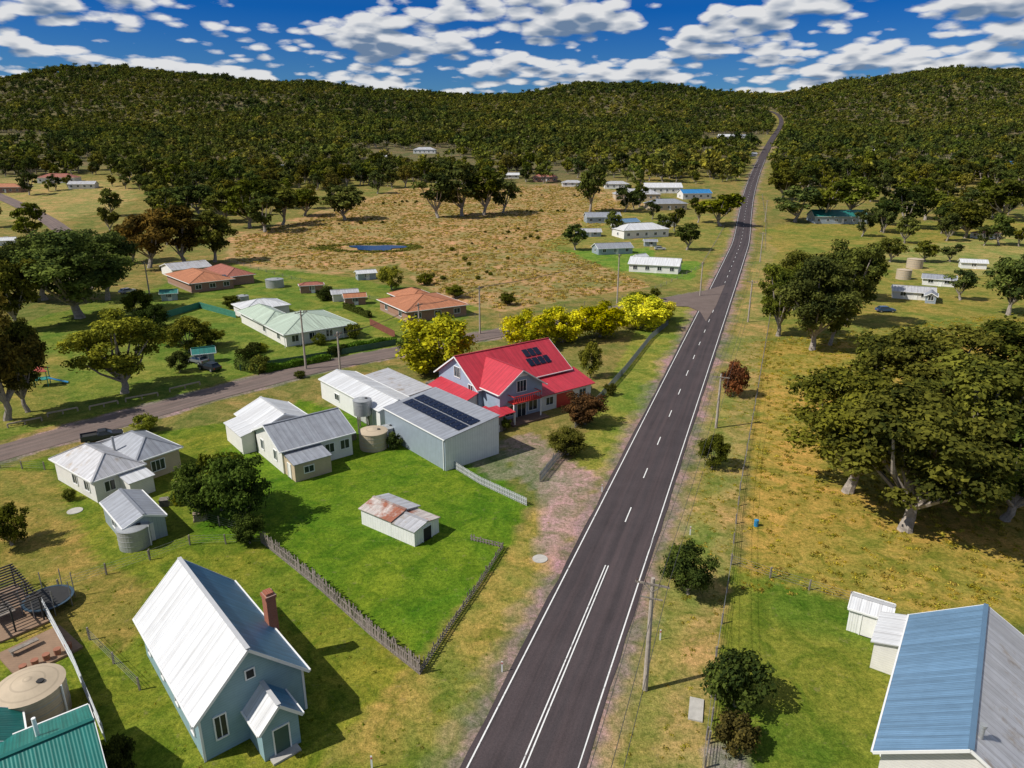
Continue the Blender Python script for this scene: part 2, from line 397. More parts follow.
paint([(-300,480),(0,470),(60,470),(90,560),(150,590),(120,660),(60,640),(-300,640)],(.2,.17,.03))
paint([(190,470),(300,400),(470,440),(530,505),(505,560),(420,668),(262,543),(200,540)],(.088,.16,.007),.5)
paint([(320,768),(560,490),(600,480),(475,768)],(.215,.195,.033),1)
paint([(-300,500),(-300,300),(0,330),(240,260),(480,300),(460,335),(235,378),(0,440)],(.13,.17,.02))
paint([(-300,330),(0,330),(60,360),(60,420),(-300,470)],(.19,.17,.03),1,.6)
paint([(225,262),(230,235),(400,188),(590,182),(640,205),(560,248),(655,287),(500,312),(440,296),(400,262),(330,275),(250,268)],(.31,.22,.075))
paint([(480,300),(430,265),(500,240),(560,248),(640,285),(560,305)],(.26,.2,.065),1.5,.6)
paint([(540,245),(600,210),(720,215),(735,240),(690,290),(655,283)],(.19,.185,.035),1)
paint([(560,250),(650,248),(655,262),(700,262),(690,280),(620,270)],(.12,.2,.02),.7)
paint([(560,480),(650,302),(708,300),(615,470),(575,500)],(.17,.195,.025),.5)
paint([(735,600),(765,330),(1100,300),(1500,600),(1100,640),(905,612),(850,600)],(.275,.215,.035))
paint([(765,345),(1300,320),(1300,215),(770,225)],(.195,.185,.03))
paint([(880,250),(1100,215),(1200,260),(900,280)],(.22,.22,.05))
paint([(695,830),(730,567),(852,604),(1000,640),(1000,830)],(.115,.155,.014),.4)
paint([(590,768),(600,830),(698,830),(732,560),(765,330),(775,250),(765,230),(735,330),(650,620)],(.24,.205,.05),.4)
paint([(650,768),(700,600),(720,480),(745,360),(735,360),(690,520),(630,768)],(.175,.195,.03),1,.5)
paint([(-200,215),(-200,175),(120,180),(140,200),(60,222)],(.26,.22,.06))
paint([(500,440),(530,432),(560,455),(600,478),(560,562),(545,555),(545,500),(520,478)],(.25,.195,.12),.35)
paint([(545,470),(590,470),(560,560),(535,560)],(.26,.21,.135),.6,.6)
paint([(455,452),(500,440),(515,478),(490,480)],(.18,.165,.08),.3)
paint([(700,740),(745,755),(760,790),(720,790)],(.22,.2,.14),.2)
dm=pdist(X,Y,mainc[:3]+mainc[3::6]); ds=pdist(X,Y,sidec[::3])
wn=wob(X,Y,3,21)*.35+wob(X,Y,1.1,22)*.25
m=(dm+wn<4.8)&(Y<900); col[m]=(.22,.17,.115)
m=(dm+wn*1.5<6.0)&(dm+wn>=4.8)&(Y<900); col[m]=col[m]*.55+np.array((.24,.19,.1))*.45
m=(ds+wn<4.0)&(dm>4); col[m]=(.21,.175,.12)
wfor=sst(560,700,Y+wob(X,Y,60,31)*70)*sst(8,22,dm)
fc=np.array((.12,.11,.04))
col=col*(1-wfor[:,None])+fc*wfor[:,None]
nx,ny=len(xs),len(ys); idx=np.arange(nx*ny).reshape(ny,nx)
quads=np.stack([idx[:-1,:-1],idx[:-1,1:],idx[1:,1:],idx[1:,:-1]],-1).reshape(-1,4)
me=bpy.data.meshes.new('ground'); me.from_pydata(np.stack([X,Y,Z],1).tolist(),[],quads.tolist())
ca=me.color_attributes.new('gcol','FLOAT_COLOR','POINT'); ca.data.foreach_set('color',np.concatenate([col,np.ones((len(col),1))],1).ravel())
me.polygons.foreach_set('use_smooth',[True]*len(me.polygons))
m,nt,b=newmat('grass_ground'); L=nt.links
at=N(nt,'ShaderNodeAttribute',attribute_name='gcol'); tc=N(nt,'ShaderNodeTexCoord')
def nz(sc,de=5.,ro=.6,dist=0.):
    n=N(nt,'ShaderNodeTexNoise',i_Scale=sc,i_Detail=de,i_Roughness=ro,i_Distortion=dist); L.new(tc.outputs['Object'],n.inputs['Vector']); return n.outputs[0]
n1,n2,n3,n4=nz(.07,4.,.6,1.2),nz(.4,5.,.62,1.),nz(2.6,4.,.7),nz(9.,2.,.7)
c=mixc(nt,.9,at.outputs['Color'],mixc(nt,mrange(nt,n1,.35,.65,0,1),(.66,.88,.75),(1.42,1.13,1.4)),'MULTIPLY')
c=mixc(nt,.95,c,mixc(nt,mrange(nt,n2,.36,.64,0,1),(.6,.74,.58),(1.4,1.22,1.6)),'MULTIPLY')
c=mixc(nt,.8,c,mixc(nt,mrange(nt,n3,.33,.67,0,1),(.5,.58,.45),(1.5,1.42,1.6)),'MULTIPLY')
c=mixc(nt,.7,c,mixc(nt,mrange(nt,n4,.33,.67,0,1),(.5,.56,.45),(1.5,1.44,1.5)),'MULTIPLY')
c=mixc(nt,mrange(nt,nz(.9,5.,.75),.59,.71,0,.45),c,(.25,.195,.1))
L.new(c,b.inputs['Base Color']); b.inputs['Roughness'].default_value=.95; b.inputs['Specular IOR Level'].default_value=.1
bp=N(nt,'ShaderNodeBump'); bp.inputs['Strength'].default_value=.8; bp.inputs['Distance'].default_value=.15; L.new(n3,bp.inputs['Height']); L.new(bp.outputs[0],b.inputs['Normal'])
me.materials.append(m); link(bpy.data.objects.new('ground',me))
# ------------------------------------------------------------ trees
def quadmesh(name,cen,nor,size,tint,asp=1.6,trunk=None,mats=None):
    n=len(cen); r=RN.normal(size=(n,3)); t=np.cross(nor,r); t/=np.linalg.norm(t,axis=1)[:,None]+1e-9; b=np.cross(nor,t)
    a=t*(size*asp/2)[:,None]; c=b*(size/2)[:,None]
    V=np.stack([cen-a,cen-c*1.0,cen+a,cen+c*1.0],1).reshape(-1,3)
    tv=trunk.v if trunk else []; tf=trunk.f if trunk else []
    k=len(tv); Fq=(np.arange(n*4).reshape(-1,4)+k).tolist()
    me=bpy.data.meshes.new(name); me.from_pydata(list(tv)+V.tolist(),[],list(tf)+Fq)
    for mm in (mats or [BARK,LEAF]): me.materials.append(mm)
    mi=[0]*len(tf)+[1]*n; me.polygons.foreach_set('material_index',mi)
    at=me.attributes.new('tint','FLOAT','FACE'); at.data.foreach_set('value',[.5]*len(tf)+tint.tolist()); me.update(); return me
def tree_mesh(name,seed,Hh,R,tf,nc,nl,leaf,crs=(.24,.42),trunk=True,squash=.72,limbs=8,tr=.028,inner=.35,warp=.0):
    r=np.random.default_rng(seed); cs=[];k=0
    zc=Hh*(1+tf)/2; hz=Hh*(1-tf)/2
    ph=r.uniform(0,6.28,3)
    while len(cs)<nc and k<4000:
        k+=1
        q=r.uniform(-1,1,3)
        ang=math.atan2(q[1],q[0]); lim=1-warp*(.5+.5*math.sin(ang*3+ph[0]))*(.5+.5*math.sin(q[2]*4+ph[1]+ang))
        if np.linalg.norm(q)>lim or np.linalg.norm(q)<inner: continue
        p=np.array([q[0]*R*.8,q[1]*R*.8,zc+q[2]*hz*.86]); cr=R*r.uniform(*crs)
        if any(np.linalg.norm(p-c)<.62*min(cr,c2) for c,c2 in cs): continue
        cs.append((p,cr))
    w=np.array([c[1]**2 for c in cs]); cnt=np.maximum(8,(nl*w/w.sum()).astype(int))
    CE=[];NO=[];TI=[]
    for (p,cr),n in zip(cs,cnt):
        d=r.normal(size=(n,3)); d/=np.linalg.norm(d,axis=1)[:,None]
        low=(d[:,2]<-.2)&(r.random(n)<.55); d[low,2]*=-1
        rad=cr*r.random(n)**(1/2.6)*(1+.25*np.sin(d[:,0]*5+d[:,1]*4+seed))
        CE.append(p+d*rad[:,None]*np.array([1,1,squash])); 
        q=d*.8+r.normal(size=(n,3))*.55+np.array([0,0,.35]); q/=np.linalg.norm(q,axis=1)[:,None]; NO.append(q)
        TI.append(np.clip(r.uniform(.1,.75)+r.normal(size=n)*.18,0,1))
    CE=np.concatenate(CE);NO=np.concatenate(NO);TI=np.concatenate(TI)
    tk=None
    if trunk:
        tk=Acc(); r0=Hh*tr; zb=Hh*max(tf*.9,.12); top=np.array([r.uniform(-.04,.04)*Hh,r.uniform(-.04,.04)*Hh,zb])
        tk.tube([(0,0,-.03*Hh),(0,0,.02*Hh),tuple(top*.5+np.array([r.uniform(-.02,.02)*Hh,0,0])),tuple(top)],[r0*1.5,r0*1.15,r0*.95,r0*.8],8)
        srt=sorted(cs,key=lambda c:-c[1])[:limbs]
        for p,cr in srt:
            mid=top*.45+p*.55+r.normal(size=3)*R*.05; mid[2]=top[2]*.55+p[2]*.45
            tk.tube([tuple(top-np.array([0,0,r0])),tuple(mid),tuple(p+np.array([0,0,cr*.3]))],[r0*.6,r0*.35,r0*.1],5)
    sz=leaf*r.uniform(.55,1.35,len(CE))
    return quadmesh(name,CE,NO,sz,TI,trunk=tk)
TM={}
def variants(key,name,n,*a,**k): TM[key]=(name,[tree_mesh(name+'_mesh',sum(map(ord,key))+i*13,*a,**k) for i in range(n)],a[0],a[1])
variants('gum','eucalyptus_tree',5,16.,7.,.18,60,18000,.29,crs=(.13,.28),limbs=14,warp=.3,inner=.38)
variants('gumS','eucalyptus_tree',3,10.,4.4,.2,34,7000,.3,crs=(.16,.32),limbs=10,warp=.3)
variants('mid','eucalyptus_tree',5,14.,5.6,.18,26,2500,.6,crs=(.18,.35),warp=.3)
variants('round','round_tree',2,6.,3.4,.05,44,10500,.18,crs=(.17,.33))
variants('shrub','shrub',3,2.,1.6,.0,24,4200,.12,crs=(.22,.4),limbs=4,tr=.03)
variants('gold','golden_cypress',3,7.,4.2,.0,50,9500,.24,crs=(.15,.28),limbs=5,squash=1.0)
variants('low','distant_tree',5,1.,.46,.16,9,200,.1,crs=(.26,.48),limbs=3,warp=.25)
OL=(.085,.095,.018); DK=(.05,.07,.02); YG=(.165,.185,.02); BR=(.13,.095,.02); GG=(.07,.086,.028); GO=(.44,.41,.014)
def setcol(o,c): o.color=(c[0],c[1],c[2],1)
def tree(key,u,v,tv,wpx,colr=OL,name=None):
    nm,ms,h0,r0=TM[key]; p=G(u,v); k=(384-(tv+.04*(v-tv)))/F; Zr=p.y*(k*C-S)/(C+k*S); hh=max(.6,(CH+Zr-p.z))*.93
    w=wpx*zcam(p)/F
    o=bpy.data.objects.new(name or nm,random.choice(ms)); o.location=p; o.rotation_euler[2]=random.uniform(0,6.28)
    o.scale=(w/(2*r0*.95),w/(2*r0*.95),hh/h0); setcol(o,colr); link(o); return o
T=[('gum',80,318,212,122,GG),('gum',45,300,222,80,GG),('gum',8,420,268,95,BR),('gum',28,412,300,60,OL),('gum',125,393,296,100,YG),('gum',108,300,215,70,GG),('gum',25,300,235,70,OL),
('gumS',150,268,200,62,BR),('gumS',185,265,198,58,BR),('gumS',215,262,203,50,OL),('gumS',132,262,215,45,OL),
('mid',250,228,172,48,OL),('mid',283,225,170,42,OL),('mid',345,220,178,46,GG),('mid',305,216,182,36,OL),('mid',225,222,182,40,OL),('mid',200,215,178,40,GG),('mid',170,218,180,40,GG),('mid',265,232,185,40,GG),
('mid',438,218,162,42,GG),('mid',462,216,155,46,GG),('mid',484,215,158,44,OL),('mid',503,213,168,32,GG),
('mid',590,212,152,34,GG),('mid',625,212,180,26,GG),('mid',575,250,218,24,DK),('mid',720,226,186,46,YG),('mid',687,250,216,30,DK),('mid',655,300,285,12,OL),
('mid',795,222,180,46,GG),('mid',825,222,172,48,OL),('mid',850,215,168,44,OL),('mid',782,200,160,34,OL),
('gum',778,336,246,60,OL),('gum',812,350,238,80,GG),('gum',845,325,222,70,GG),('gum',795,310,240,60,OL),('gumS',860,300,235,50,OL),('gumS',830,345,270,50,OL),
('gum',905,530,358,180,OL),('gum',848,492,350,150,OL),('gum',965,490,322,170,OL),('gum',1020,430,300,140,OL),('gum',925,430,305,140,OL),('gum',1005,520,400,120,DK),('gumS',875,400,322,75,OL),('gumS',940,500,420,80,DK),
('gumS',1008,315,240,60,GG),('gumS',965,238,192,46,OL),('mid',905,228,180,40,DK),('mid',925,220,178,36,OL),('mid',1000,220,170,50,OL),('mid',960,300,262,30,GG),('mid',925,262,236,26,OL),
('round',688,594,538,56,DK),('round',712,468,430,34,OL),('shrub',735,706,656,72,DK),('shrub',736,748,714,46,(.09,.08,.025)),
('shrub',733,396,358,28,(.13,.055,.025)),('round',585,424,386,48,(.075,.04,.02)),('round',567,455,424,44,OL),('round',590,378,336,24,YG),
('gold',437,372,308,86,GO),('gold',527,346,306,52,GO),('gold',562,342,302,54,GO),('gold',600,337,298,54,GO),('gold',640,328,290,56,GO),('gold',660,320,296,36,GO),
('round',205,520,450,62,DK),('round',240,524,442,70,DK),('round',250,543,508,36,DK),('round',222,510,440,60,OL),
('round',12,545,500,46,OL),('shrub',145,432,414,28,YG),('shrub',122,775,735,34,DK),
('round',190,352,312,48,OL),('round',172,345,318,34,DK),('round',212,345,325,30,OL),('round',392,290,262,26,YG),('round',232,308,292,20,OL),('shrub',425,285,272,18,OL),
('round',155,330,300,30,DK),('gumS',20,330,240,60,OL),('shrub',545,352,335,20,YG),('shrub',395,448,430,18,DK),('round',180,372,348,24,DK),
('shrub',260,372,352,22,OL),('shrub',325,300,284,20,DK),('round',505,430,416,14,OL),('shrub',462,430,416,14,YG),('shrub',640,300,290,24,YG),
('shrub',262,352,342,14,YG),('shrub',320,345,332,14,OL),('shrub',355,338,322,18,OL),('mid',890,262,232,30,OL),('mid',950,262,240,22,GG),
('round',870,440,405,36,OL),('shrub',410,350,335,26,DK),('round',140,318,285,30,OL),('gumS',5,300,250,50,OL),('round',508,305,290,20,OL),('round',455,298,282,22,OL),
('shrub',70,500,488,14,OL),('shrub',178,505,494,12,YG),('shrub',478,445,436,10,DK),('shrub',610,395,382,14,OL),('shrub',300,378,370,12,OL)]
for t in T: tree(*t[:5],colr=t[5])
def instancer(name,key,pts,sizes,colr,child=None,grp=None):
    nm,ms,h0,r0=TM[key]; cl_=colr if isinstance(colr,list) else [colr]
    k=max(len(ms),len(cl_)); pts=np.asarray(pts); sizes=np.asarray(sizes)/h0
    gi=np.arange(len(pts))%k if grp is None else grp
    for i in range(k):
        P=pts[gi==i]; s=sizes[gi==i]; n=len(P)
        if n==0: continue
        a=RN.uniform(0,6.283,n); cx=np.cos(a)*s*.5; sx=np.sin(a)*s*.5
        V=np.empty((n,4,3))
        for j,(p,q) in enumerate(((-1,-1),(1,-1),(1,1),(-1,1))):
            V[:,j,0]=P[:,0]+p*cx-q*sx; V[:,j,1]=P[:,1]+p*sx+q*cx; V[:,j,2]=P[:,2]
        me=bpy.data.meshes.new(name); me.from_pydata(V.reshape(-1,3).tolist(),[],np.arange(n*4).reshape(-1,4).tolist())
        o=bpy.data.objects.new(name,me); link(o); o.instance_type='FACES'; o.use_instance_faces_scale=True; o.instance_faces_scale=1
        o.show_instancer_for_render=False; o.show_instancer_for_viewport=False; setcol(o,cl_[i%len(cl_)])
        c=bpy.data.objects.new(child or nm,ms[i%len(ms)]); setcol(c,cl_[i%len(cl_)]); link(c,o)
def scatter(n,x0,x1,y0,y1):
    x=RN.uniform(x0,x1,n);y=RN.uniform(y0,y1,n); return x,y
sp=13; gx,gy=np.meshgrid(np.arange(-2600,2600,sp),np.arange(560,2350,sp)); x=gx.ravel()+RN.uniform(-6,6,gx.size); y=gy.ravel()+RN.uniform(-6,6,gx.size)
k=(np.abs(x)<y*.9+110)&(pdist(x,y,mainc[3::6])>11)
dens=.65+.4*sst(640,850,y)+.22*wob(x,y,90,41); k&=(RN.random(x.size)<dens)
u,v=proj(x,y,H(x,y))
clr=[(0,182,120,20),(735,140,34,5),(330,172,60,5),(540,176,50,5),(950,168,60,4),(640,160,20,3),(430,152,24,3),(20,150,30,3),(880,150,25,3)]
for cu,cv,ru,rv in clr: k&=~((np.abs(u-cu)<ru)&(np.abs(v-cv)<rv))
clw=wob(x,y,110,47); k&=~((clw>1.1)&(y<1100))
x,y=x[k],y[k]; z=H(x,y)-.3
FC=[(.05,.068,.024),(.07,.088,.024),(.092,.105,.026),(.12,.125,.03),(.15,.145,.035)]
gn=wob(x,y,95,71)*1.0+wob(x,y,30,72)*.7+RN.normal(size=len(x))*.9; grp=np.clip(np.floor(gn+2.4),0,4).astype(int)
instancer('distant_forest','low',np.stack([x,y,z],1),np.clip(RN.normal(13,3.4,len(x)),6,24)*(1+.12*sst(1200,2200,y)),FC,grp=grp)
print('forest',len(x))
x,y=scatter(3700,-620,620,300,640); u,v=proj(x,y,H(x,y))
def pin(P): return inpoly(u,v,np.array(P,float))
k=np.abs(x)<y*.85
pad=pin([(215,275),(228,232),(400,188),(590,182),(640,205),(560,248),(655,287),(500,318),(400,300)])
k&=~pad; k&=pdist(x,y,mainc[3::4])>14; k&=pdist(x,y,nwc[::2])>9
d=np.where(v>212,.14,np.where(v>190,.45,.85)); 
d=np.where((u>550)&(u<740)&(v>180),.07,d); d=np.where((u<125)&(v>176)&(v<215),.1,d); d=np.where((u>860)&(v>215),.22,d)
k&=RN.random(x.size)<d*(.75+.5*wob(x,y,40,43)); x,y=x[k],y[k]
instancer('roadside_trees','mid',np.stack([x,y,H(x,y)-.2],1),RN.uniform(8,18,len(x)),[OL,GG,(.1,.11,.022),(.13,.125,.025),(.055,.072,.024)])
P=wpoly([(240,262),(235,238),(400,192),(585,186),(625,205),(560,248),(650,285),(500,308),(440,294),(400,262)])
x,y=scatter(7000,-260,160,200,620); k=inpoly(x,y,P); x,y=x[k],y[k]
k=wob(x,y,18,51)>.6; 
instancer('paddock_shrubs','shrub',np.stack([x[k],y[k],H(x[k],y[k])-.1],1)[:400:6],RN.uniform(.7,1.6,k.sum())[:400:6],[OL,(.15,.13,.04),OL])
r=RN; n=26; cen=np.stack([r.normal(size=n)*.34,r.normal(size=n)*.34,r.uniform(.05,.3,n)],1); nor=np.stack([r.normal(size=n),r.normal(size=n),r.normal(size=n)*.5+.6],1); nor/=np.linalg.norm(nor,axis=1)[:,None]
TM['tuft']=('grass_tuft',[quadmesh('grass_tuft_mesh',cen,nor,np.full(n,.2),r.uniform(.3,.7,n),asp=2.4)],1.,1.)
pondp=G(378,248)
def tufts(name,px,dn,lo,hi,c,sd=61):
    P=wpoly(px); a=P.min(0);b=P.max(0); n=int((b[0]-a[0])*(b[1]-a[1])*dn); x,y=scatter(min(n,40000),a[0],b[0],a[1],b[1])
    k=inpoly(x,y,P)&(RN.random(x.size)<.55+.3*wob(x,y,6,sd))&(pdist(x,y,mainc[:4])>5.6)&(np.hypot(x-pondp.x,y-pondp.y)>15); x,y=x[k],y[k]
    instancer(name,'tuft',np.stack([x,y,H(x,y)-.05],1),RN.uniform(lo,hi,len(x)),c)
tufts('field_grass',[(738,590),(762,340),(1040,310),(1200,560),(1024,600),(905,612),(850,598)],1.4,.3,.75,[(.25,.205,.04),(.28,.23,.05),(.2,.18,.035)])
tufts('paddock_grass',[(235,262),(235,238),(400,190),(590,184),(635,205),(560,248),(652,286),(500,310),(440,295),(400,262),(330,272)],.5,.6,1.4,[(.29,.22,.075),(.21,.175,.06),(.34,.26,.1)])
tufts('verge_grass',[(598,768),(698,768),(732,560),(765,330),(745,340),(655,620)],2.0,.2,.5,[(.2,.19,.035),(.25,.21,.05)])
tufts('yard_grass',[(0,560),(150,600),(200,560),(260,560),(420,690),(500,600),(545,520),(560,500),(470,700),(440,768),(300,768),(60,768)],1.2,.15,.38,[(.14,.18,.02),(.11,.16,.015),(.2,.19,.04)])
# ------------------------------------------------------------ roof / wall mats
R_W=M('roof_white',(.74,.75,.76),.4,.1,'roof',.05); R_W_SKY=M('roof_white_sky_tint',(.08,.25,.44),.38,.15,'roof',.1); R_GR=M('roof_grey',(.38,.4,.44),.45,.25,'roof',.12)  # church right slopes: sky reflection on the light roof painted in as blue
R_LG=M('roof_light_grey',(.56,.56,.58),.45,.2,'roof',.1,col2=(.42,.36,.3),thr=.6); R_RED=M('roof_red',(.55,.04,.06),.45,.05,'roof',.1); R_GN=M('roof_pale_green',(.5,.6,.48),.5,.1,'roof',.06)
R_OR=M('roof_terracotta',(.46,.18,.085),.8,0,'tile',.15); R_RU=M('roof_rusty',(.6,.54,.5),.6,.1,'roof',.12,scale=.9,col2=(.36,.13,.075),thr=.5); R_TE=M('roof_teal',(.02,.2,.17),.45,.1,'roof',.1)
R_BU=M('roof_bright_blue',(.03,.22,.5),.5,0,'roof',.1); R_BR=M('roof_brick_red',(.35,.12,.08),.8,0,'tile',.15); R_BG=M('roof_blue_grey',(.17,.3,.45),.4,.15,'roof',.08)
W_CH=M('church_boards',(.24,.37,.41),.7,0,'board',.08); W_WH=M('weatherboard_white',(.72,.7,.66),.65,0,'board',.06); W_GB=M('weatherboard_blue_grey',(.3,.37,.47),.7,0,'board',.08)
W_ZN=M('zincalume_wall',(.33,.39,.45),.5,.25,'vert',.08); W_WS=M('white_sheet_wall',(.76,.76,.74),.55,.05,'vert',.06); W_BE=M('beige_wall',(.5,.4,.27),.8,0,'board',.08); W_BK=M('brick_wall',(.33,.17,.11),.85,0,'brick',.12)
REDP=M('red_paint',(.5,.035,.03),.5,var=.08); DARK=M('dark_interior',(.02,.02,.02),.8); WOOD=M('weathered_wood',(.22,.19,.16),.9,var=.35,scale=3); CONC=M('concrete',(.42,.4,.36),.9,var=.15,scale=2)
TANK=M('galvanised_tank',(.4,.41,.41),.45,.35,'board',.12); BTANK=M('beige_tank',(.46,.37,.26),.7,0,'board',.08)
cbk=M('chimney_brick',(.33,.1,.05),.85,0,'brick')
def winrow(b,face,c,t0,t1,n,z,w,h):
    for i in range(n): b.win(face,c,t0+(t1-t0)*(i+.5)/n,z,w,h)
b=B('timber_church',(205,762),(147,655),(312,715)); lx,ly=b.lx,b.ly
b.block(0,lx,0,ly,3.7,'gy',3.5,W_CH,R_W,R_W_SKY,ov=.35)
px0,px1=lx*.42,lx*.42+2.5
b.block(px0,px1,-2.6,-.02,2.7,'gy',1.3,W_CH,R_W,R_W_SKY,ov=.25)
for i in range(4): b.win('x0',0,ly*(i+.5)/4,1.2,.7,1.7)
for i in range(4): b.win('x1',lx,ly*(i+.5)/4,1.2,.7,1.7)
b.win('y0',0,1.3,1.3,.7,1.7); b.win('y0',-2.6,(px0+px1)/2,0.1,1.0,2.0,door=M('green_door',(.05,.1,.08),.6)); b.win('x1',px1,-1.3,.9,.6,.9)
c=b.p('chimney',cbk); c.box(lx+.02,lx+.75,ly*.42,ly*.42+.9,-.3,6.0); c.box(lx-.05,lx+.82,ly*.42-.07,ly*.42+.97,6.0,6.25); c.box(lx+.1,lx+.67,ly*.42+.08,ly*.42+.82,6.25,6.45)
st=b.p('steps',CONC); st.box(px0+.3,px1-.3,-3.3,-2.62,-.2,.16)
b.p('gable_louvre',TRIM).box(lx/2-.35,lx/2+.35,-.07,-.01,4.7,5.5); b.p('louvre_slats',DARK).box(lx/2-.25,lx/2+.25,-.09,-.071,4.8,5.4)
b.p('corner_boards',TRIM).box(-.04,.12,-.04,-.001,0,3.6); b.p('corner_boards',TRIM).box(lx-.12,lx+.04,-.04,-.001,0,3.6)
b.done()
b=B('rusty_shed',(415,547),(362,524),(455,536)); b.lx=max(b.lx,4)
b.block(0,b.lx,b.ly*.42,b.ly,1.9,'gy',.45,W_WS,R_RU,R_LG,ov=.2,fascia=False); b.block(0,b.lx*.9,0,b.ly*.42-.02,1.75,'gy',.35,W_WS,R_LG,R_RU,ov=.15,fascia=False)
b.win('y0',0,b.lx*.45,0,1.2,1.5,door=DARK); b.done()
b=B('large_metal_shed',(446,471),(386,436),(486,447)); lx,ly=b.lx,b.ly
b.block(0,lx,0,ly,4.3,'sx',1.1,W_ZN,R_GR,ov=.15)
b.p('end_cladding',W_WS).face([(0,-.02,-.3),(lx,-.02,-.3),(lx,-.02,5.35),(0,-.02,4.25)])
k=1.1/lx; b.panels((lx*.28,.5,4.3+.06+k*lx*.28),(0,1,0),(1,0,k),int((ly-1.2)/1.14),2,1.,1.65)
b.p('gutter',TRIM).bar((-.2,-.1,4.22),(-.2,ly+.1,4.22),.12); b.p('downpipe',TRIM).bar((-.1,.3,0),(-.1,.3,4.2),.1); b.done()
b=B('white_metal_shed',(381,432),(322,398),(421,408)); lx,ly=b.lx,b.ly
b.block(0,lx*.62,0,ly,3.3,'gy',.9,W_WS,R_W,R_W,ov=.2); b.block(lx*.62+.02,lx*1.15,ly*.2,ly*.9,2.8,'sx',.5,W_WS,R_LG,ov=.15)
b.win('x0',0,ly*.3,0,2.4,2.4,door=M('roller_door',(.5,.5,.5),.5,.2,'board')); b.win('x0',0,ly*.7,1.2,1.4,1.); b.done()
def tank(u,v,r,h,mat,cone=.35,legs=0):
    b=B.at('water_tank',G(u,v),0,1,1); a=b.p('tank_shell',mat); a.cyl(0,0,legs if legs else -.2,h+legs,r,n=32,cap=False); a.cyl(0,0,h+legs,h+legs+cone,r*1.04,.12,n=32); 
    for i in range(1,4): b.p('hoops',TANK).cyl(0,0,legs+h*i/4,legs+h*i/4+.05,r+.02,n=32)
    b.p('hatch',DARK).cyl(r*.4,0,h+legs+cone*.5,h+legs+cone*.75,.25,n=12)
    b.p('downpipe',TRIM).bar((r+.1,0,-.1),(r+.1,0,h+legs),.1)
    if legs:
        for a in range(4): b.p('stand',WOOD).bar((r*.7*math.cos(a*1.57+.8),r*.7*math.sin(a*1.57+.8),0),(r*.7*math.cos(a*1.57+.8),r*.7*math.sin(a*1.57+.8),legs),.18)
    b.done()
tank(374,447,1.9,2.4,BTANK); tank(364,428,1.3,2.2,TANK,legs=2.2); tank(37,716,2.15,2.7,BTANK,cone=.55); tank(136,545,1.5,2.2,TANK)
tank(903,279,2.2,3,BTANK); tank(914,268,2.6,3.2,BTANK); tank(275,287,2.6,2.4,TANK); tank(243,303,1.6,2.,TANK); tank(388,440,1.,2,TANK)
b=B('white_weatherboard_house',(284,474),(244,440),(351,453)); lx,ly=b.lx,b.ly
b.block(0,lx,0,ly*.62,3.3,'gx',1.9,W_WH,R_GR,ov=.4); b.block(lx*.05,lx*.8,ly*.62+.02,ly*1.2,3.1,'gy',1.5,W_WH,R_W,R_W,ov=.35)
b.block(.2,lx*.52,-3.2,-.02,2.3,'sy',.5,W_BE,R_GR,ov=.15)
b.block(-1.8,-.02,ly*.65,ly*1.1,2.6,'sx',.4,W_WH,R_W,ov=.2)
winrow(b,'y0',0,lx*.55,lx,2,1.2,1.2,1.2); winrow(b,'x0',0,0,ly*.62,2,1.2,.9,1.3); b.win('y0',-3.2,2,.9,1.2,.8); b.win('x0',.2,-1.6,0,.9,1.9,door=WHITE); b.done()
b=B('grey_roof_cottage',(98,503),(52,480),(188,470)); lx,ly=b.lx,b.ly
b.block(0,lx*.5,0,ly*.95,2.8,'hip',1.7,W_WH,R_LG,ov=.4); b.block(lx*.5+.02,lx*.98,ly*.1,ly*.9,2.9,'hip',1.6,W_BE,R_GR,ov=.4)
b.block(lx*.15,lx*.9,ly*.95+.4,ly*1.12,2.2,'gx',.5,W_WH,R_LG,ov=.2); b.block(lx*.25,lx*.5,-2.4,-.02,2.1,'sy',.45,W_WH,R_W,ov=.2)
b.win('y0',0,1.6,1.,1.1,1.2); b.win('y0',ly*.1,lx*.72,.9,1.6,1.3,mul=2); b.win('x0',0,2,1.,1.1,1.2); b.win('x0',0,5,1.,1.1,1.2); b.p('chimney',TANK).cyl(lx*.48,ly*.55,2,5.0,.15); b.done()
b=B('garden_shed',(128,549),(106,522),(163,530)); b.block(0,b.lx,0,b.ly,2.4,'gy',.8,W_ZN,R_GR,ov=.15); b.win('y0',0,b.lx/2,0,1.3,1.9,door=WHITE); b.win('x0',0,b.ly/2,1.,1.,.8); b.done()
b=B('red_roof_house',(497,425),(446,393),(592,399)); lx,ly=b.lx,b.ly
b.block(0,lx*.93,ly*.28,ly*.95,4.6,'gx',3.6,W_GB,R_RED,ov=.6)
b.block(lx*.04,lx*.46,-.02+ly*.02,ly*.6,4.9,'gy',2.7,W_GB,R_RED,ov=.55)
b.block(-2.4,-.02,ly*.3,ly*.9,2.7,'sx',.9,W_WH,R_RED,ov=.3)
b.block(lx*.46+.02,lx,ly*.02,ly*.28-.02,2.8,'sy',1.2,W_WH,R_RED,ov=.5)
b.block(lx*.5,lx*.93,ly*.95+.02,ly*1.2,3,'gx',1.5,W_WH,R_RED,ov=.4)
xm=lx*.25; yf=ly*.02-.02
b.win('y0',yf,xm,4.2,1.7,1.7,mul=2); b.win('y0',yf,xm-2.2,.8,1.6,1.5); b.win('y0',yf,xm,0.05,1.6,2.2,mul=1); b.win('y0',yf,xm+2.2,.8,1.6,1.5)
b.win('y0',ly*.02,lx*.54,.9,1.4,1.2); b.win('y0',ly*.02,lx*.7,.0,3.4,2.3,door=REDP); b.win('y0',ly*.02,lx*.9,.9,1.4,1.2)
